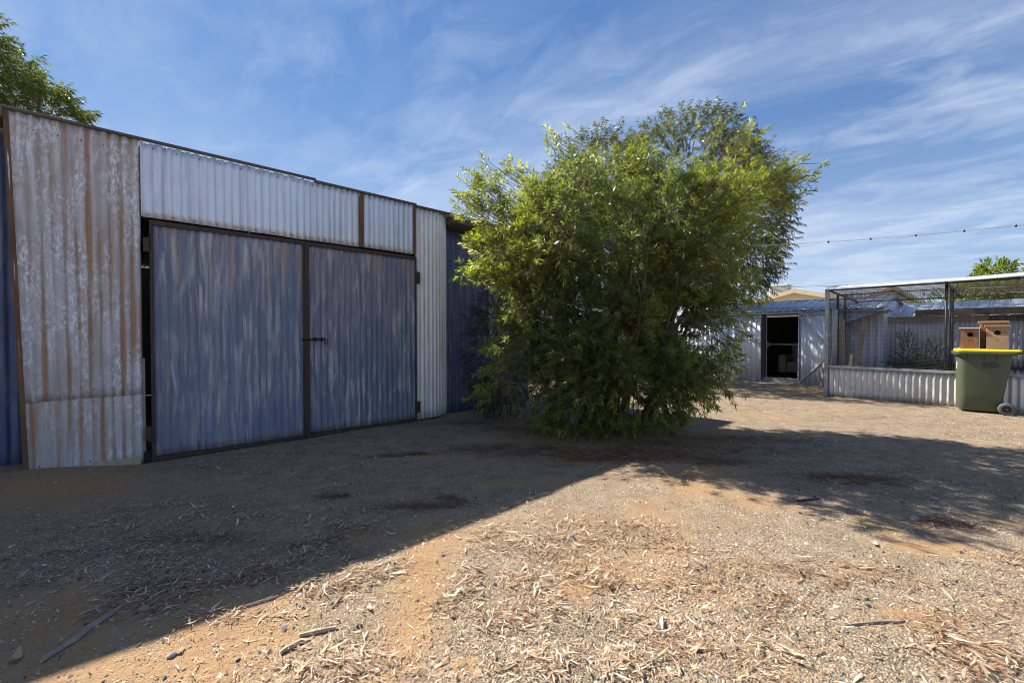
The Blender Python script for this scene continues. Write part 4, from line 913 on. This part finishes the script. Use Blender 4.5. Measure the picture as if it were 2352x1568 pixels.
def clumps(lobes, n, r0, r1, front=.5):
    """small rounded clumps standing out of the surface of the lobes"""
    P_, d_, c_ = lobepts(lobes, n, .2); r = RNG.uniform(r0, r1, len(P_)); o_ = P_ + d_*r[:, None]*front
    return [(*q, k, k, k*.8) for q, k in zip(o_, r) if q[2] > .35]
CL_ = clumps(L_, 120, .18, .36, .3)
Pa, da, ca = lobepts(L_, 380, .4); Pb, db, cb_ = lobepts(CL_, 980, .5)
Pc, dc, chc = np.concatenate([Pa, Pb]), np.concatenate([da, db]), np.concatenate([ca, cb_])
Pc[:, 2] = np.maximum(Pc[:, 2], .1)
ns = RNG.integers(5, 12, len(Pc)); ix = np.repeat(np.arange(len(Pc)), ns)
P = Pc[ix] + dc[ix]*.05 + RNG.normal(0, .09, (len(ix), 3)); d = dc[ix]; ch = chc[ix]
Dr = d*.62 + np.array((0, 0, .38)) + RNG.normal(0, .52, d.shape); lowk = P[:, 2] < 1.2; Dr[lowk, 2] -= .25; Dr[lowk] += RNG.normal(0, .4, (lowk.sum(), 3))
P[:, 2] = np.maximum(P[:, 2], .07)
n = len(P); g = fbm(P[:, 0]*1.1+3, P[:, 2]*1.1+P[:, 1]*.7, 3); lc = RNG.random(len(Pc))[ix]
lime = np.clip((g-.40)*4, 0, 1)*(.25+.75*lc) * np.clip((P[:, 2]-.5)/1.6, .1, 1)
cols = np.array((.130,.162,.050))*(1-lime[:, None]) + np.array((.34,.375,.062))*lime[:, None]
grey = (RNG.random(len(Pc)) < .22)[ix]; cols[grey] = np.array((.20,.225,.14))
SL = RNG.uniform(.07, .17, n)
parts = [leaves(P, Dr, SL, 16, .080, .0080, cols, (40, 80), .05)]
# loose sprays that stick out of the outline: (picture x, y, distance, how many, spread)
sp_P, sp_D = [], []
for px, py, Yd, k, sx_, sz_ in [(1120,440,6.2,40,.2,.25),(1085,475,6.1,30,.14,.2),(1140,480,6.2,50,.25,.25),(1100,560,6.0,20,.14,.12),(1110,620,5.9,34,.16,.15),(1150,640,5.9,36,.2,.15),(1150,800,5.4,16,.12,.09),(1190,405,6.3,24,.2,.12),
        (1280,325,6.5,12,.1,.14),(1685,320,6.5,16,.09,.18),(1620,330,6.5,12,.12,.12),(1710,420,6.4,30,.2,.2),(1740,440,6.4,40,.2,.26),(1780,410,6.4,34,.15,.15),(1815,410,6.4,16,.12,.12),(1850,418,6.4,5,.04,.04),(1800,470,6.4,12,.1,.12),(1765,450,6.4,26,.2,.2),(1710,345,6.5,14,.12,.12),
        (1670,760,6.3,36,.2,.3),(1650,840,6.2,26,.2,.25),(1600,890,6.0,36,.25,.15),(1690,690,6.4,30,.2,.25),(1570,915,6.1,50,.3,.15),(1270,955,6.1,60,.35,.15),(1430,960,6.05,90,.5,.15),(1330,920,6.0,80,.5,.3),(1530,940,6.1,50,.25,.12),(1400,860,5.9,60,.5,.25),(1150,850,5.6,26,.2,.2),(1120,900,5.8,16,.15,.12)]:
    Yd *= KB; q = np.array(((px-1176)/F*Yd, Yd, CAMH+(768-py)/F*Yd)); pp = q+RNG.normal(0, 1, (k, 3))*np.array((sx_, .2, sz_))*.6
    dd = (pp-np.array((1.65, 6.2, 2.0)))*np.array((1, .8, .6)); dd /= np.linalg.norm(dd, axis=1, keepdims=True); dd = dd+RNG.normal(0, .3, dd.shape)+np.array((0, 0, .25 if py < 700 else -.1))
    sp_P.append(pp); sp_D.append(dd)
sp_P = np.concatenate(sp_P); sp_D = np.concatenate(sp_D); sp_P[:, 2] = np.maximum(sp_P[:, 2], .10); n2 = len(sp_P)
sc_ = np.where(RNG.random((n2, 1)) < .55, np.array((.15,.175,.05)), np.array((.30,.325,.055)))
parts.append(leaves(sp_P, sp_D, RNG.uniform(.08, .18, n2), 16, .080, .0078, sc_, (40, 78), .02))
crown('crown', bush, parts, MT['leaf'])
Dn = Dr/np.linalg.norm(Dr, axis=1, keepdims=True)
tv, tf = twigs(Pc[ix]-dc[ix]*.10, P, .0024, .0018); tv_, tf_ = twigs(P, P+Dn*SL[:, None], .0017, .0009); tf = np.concatenate([tf, tf_+len(tv)]); tv = np.concatenate([tv, tv_])
Sn = sp_D/np.linalg.norm(sp_D, axis=1, keepdims=True); cc = np.array((1.6, 6.1, 2.1)); jj = np.maximum(0, RNG.normal(.05, .05, (n2, 1))); tv2, tf2 = twigs(sp_P+(cc-sp_P)*jj-Sn*.12+RNG.normal(0, .03, sp_P.shape), sp_P, .004, .003); tv3, tf3 = twigs(sp_P, sp_P+Sn*.14, .002, .001)
link('twigs', npmesh('twigs', np.concatenate([tv, tv2, tv3])-np.array(bush.location), np.concatenate([tf, tf2+len(tv), tf3+len(tv)+len(tv2)])), MT['twig'], bush, kind='stuff')
limbs(bush, (BX[0], BX[1], 0), L_, .045, MT['bark'], P, 240, 3, .3)
# a few red flower brushes
i = np.where((P[:, 1] < 5.7) & (P[:, 2] > 1.6))[0]; i = RNG.choice(i, 26, replace=False)
fv = leaves(P[i]+Dn[i]*.1, Dn[i], np.full(26, .06), 40, .016, .0011, np.tile((.32, .07, .05), (26, 1)), (75, 95), 0)
crown('flowers', bush, [fv], MT['leaf_dry'])
# dead brown growth on the shrub's shaded left flank
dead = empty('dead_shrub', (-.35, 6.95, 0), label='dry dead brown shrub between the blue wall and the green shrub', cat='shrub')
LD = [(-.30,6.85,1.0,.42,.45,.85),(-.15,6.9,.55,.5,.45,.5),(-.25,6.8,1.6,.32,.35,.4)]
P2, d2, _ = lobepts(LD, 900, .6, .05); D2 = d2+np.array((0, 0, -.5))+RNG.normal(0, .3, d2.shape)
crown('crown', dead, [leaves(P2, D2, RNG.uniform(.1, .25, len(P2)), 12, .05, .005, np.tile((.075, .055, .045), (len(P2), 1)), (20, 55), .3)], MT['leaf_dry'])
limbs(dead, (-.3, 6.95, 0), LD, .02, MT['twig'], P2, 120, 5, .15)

# ---- taller tree behind it
def tree(name, base, lobes, nshoot, per, ll, lw, c1, c2, lab, r=.09, droop=.35, shoot=(.2, .42), shell=.5, nb=200, splay=(20, 60), seed=1, stems=None, cat='tree', dn=-.1, group=None):
    t = empty(name, (*base, 0), label=lab, cat=cat, group=group); P, d, ch = lobepts(lobes, nshoot, shell)
    D = d*.7+np.array((0, 0, dn))+RNG.normal(0, .35, d.shape); k = RNG.random((len(P), 1))
    gg = np.clip((fbm(P[:, 0]*.9+seed, P[:, 2]*.9+P[:, 1], 3)-.3)*2.5, 0, 1)[:, None]*.6+k*.4
    crown('crown', t, [leaves(P, D, RNG.uniform(*shoot, len(P)), per, ll, lw, np.array(c1)*(1-gg)+np.array(c2)*gg, splay, droop)], MT['leaf'])
    limbs(t, (*base, 0), lobes, r, MT['bark'], P, nb, seed, .08, stems=stems)
    return t
KW = 1.24
tree('wattle_tree', (3.4*KW, 10.6*KW), [(a*KW, b_*KW, 1.3+(c-1.3)*KW, d_*KW, e*KW, f*KW) for a, b_, c, d_, e, f in [(2.1,10.4,4.7,1.25,1.2,1.35),(4.2,10.5,5.2,1.6,1.5,1.35),(5.3,10.6,4.2,1.25,1.3,1.6),(5.55,10.7,3.2,.8,1.0,1.15),(3.2,10.6,3.9,1.6,1.4,1.5),(1.2,10.4,3.9,1.0,1.0,1.0)]],
     6200, 15, .12, .0105, (.060,.072,.038), (.120,.132,.058), 'taller grey-green tree showing above and behind the big shrub', .10, .55, nb=260, seed=4)
tree('gum_tree', (-11.9, 10.2), [(-12.2,9.9,7.3,1.1,1.1,.95),(-11.2,10.1,6.55,.85,.9,.65),(-10.8,10.2,6.35,.6,.7,.6),(-12.3,10,8.3,.4,.6,.4),(-11.9,10,6.5,1.3,1.,.8),(-13.5,10,7.2,1.5,1.5,1.6)],
     2300, 13, .135, .0105, (.055,.072,.026), (.125,.15,.038), 'gum tree rising behind the left end of the tin shed', .13, .5, nb=200, seed=6)
tree('leafy_tree', (17.6, 16), [(17.5,16,2.75,.8,.9,.65),(17.1,16,2.6,.6,.7,.5),(17.75,16,3.45,.32,.4,.42)], 700, 12, .13, .030, (.08,.12,.025), (.19,.24,.035),
     'lime green leafy tree peeking above the aviary roof', .07, .15, nb=60, seed=8, cat='tree', dn=.3)
tree('leafy_tree', (19.6, 15.6), [(19.5,15.6,2.9,1.0,1.0,.8),(19.2,15.6,3.6,.4,.5,.35)], 600, 12, .13, .030, (.08,.12,.025), (.19,.24,.035),
     'lime green leafy tree cut off by the right edge above the aviary', .07, .15, nb=60, seed=9, cat='tree', dn=.3)
tree('hedge_shrub', (15.4, 14.6), [(14.9,14.8,1.5,1.6,.8,1.25),(16.9,13.6,1.5,1.6,.8,1.25)], 1100, 11, .09, .018, (.05,.085,.022), (.115,.16,.035), 'green hedge behind the low shed, seen through the mesh', .05, .1, nb=60, seed=10, cat='hedge', dn=.3)
tree('round_shrub', (17.6, 22.0), [(17.4,22,2.2,1.0,.9,1.0),(18.4,21.8,2.3,.8,.8,.9)], 600, 11, .10, .022, (.035,.05,.02), (.10,.14,.035), 'dark round shrub beyond the low shed, seen through the mesh', .05, .1, nb=60, seed=11, cat='shrub', dn=.3)
tree('round_shrub', (8.5, 17.5), [(8.6,17.5,1.9,1.0,.9,.95),(8.3,17.4,2.4,.6,.6,.5)], 600, 11, .10, .02, (.09,.12,.03), (.22,.24,.05), 'yellow-green shrub between the big shrub and the cream house', .05, .1, nb=60, seed=12, cat='shrub', dn=.3)
# weeds inside the aviary
def weed(u, w, h, r, k, lab, c1, c2, seed):
    q = Vector((6.72, 9.29, 0)) + Matrix.Rotation(UA, 3, 'Z') @ Vector((u, w, 0))
    tree('weed', (q.x, q.y), [(q.x, q.y, h*.55, r, r*.5, h*.5)], k, 8, .05, .011, c1, c2, lab, .008, .1, (.08, .2), nb=30, seed=seed, cat='weed', dn=.3, stems=3, group='weeds in the aviary')
weed(.95, 2.15, 1.35, .17, 110, 'tall grey weed against the stained back wall of the aviary', (.06,.06,.045), (.08,.10,.03), 21)
weed(1.40, 2.05, 1.15, .30, 170, 'widest green weed, growing left of the aviary middle posts', (.035,.06,.018), (.10,.16,.03), 22)
weed(.42, 2.05, .95, .2, 45, 'thin grey weed near the leaning planks in the aviary', (.06,.06,.05), (.07,.08,.04), 23)
weed(2.25, 2.1, .95, .22, 90, 'low green weed behind the wheelie bin in the aviary', (.03,.055,.016), (.09,.15,.03), 24)
# dry grass tuft at the foot of the aviary
gt = empty('grass_tuft', (*[float(q) for q in G(2178, 930)], 0), label='dry straw grass tuft at the aviary base left of the bin', cat='grass')
pp = np.tile((gt.location.x, gt.location.y, .0), (30, 1))+RNG.normal(0, .03, (30, 3))*np.array((1, 1, 0)); dd = RNG.normal(0, .35, (30, 3)); dd[:, 2] = 1
crown('blades', gt, [leaves(pp, dd, np.full(30, .02), 3, .15, .003, np.tile((.42, .30, .16), (30, 1)), (5, 30), .2)], MT['litter'])
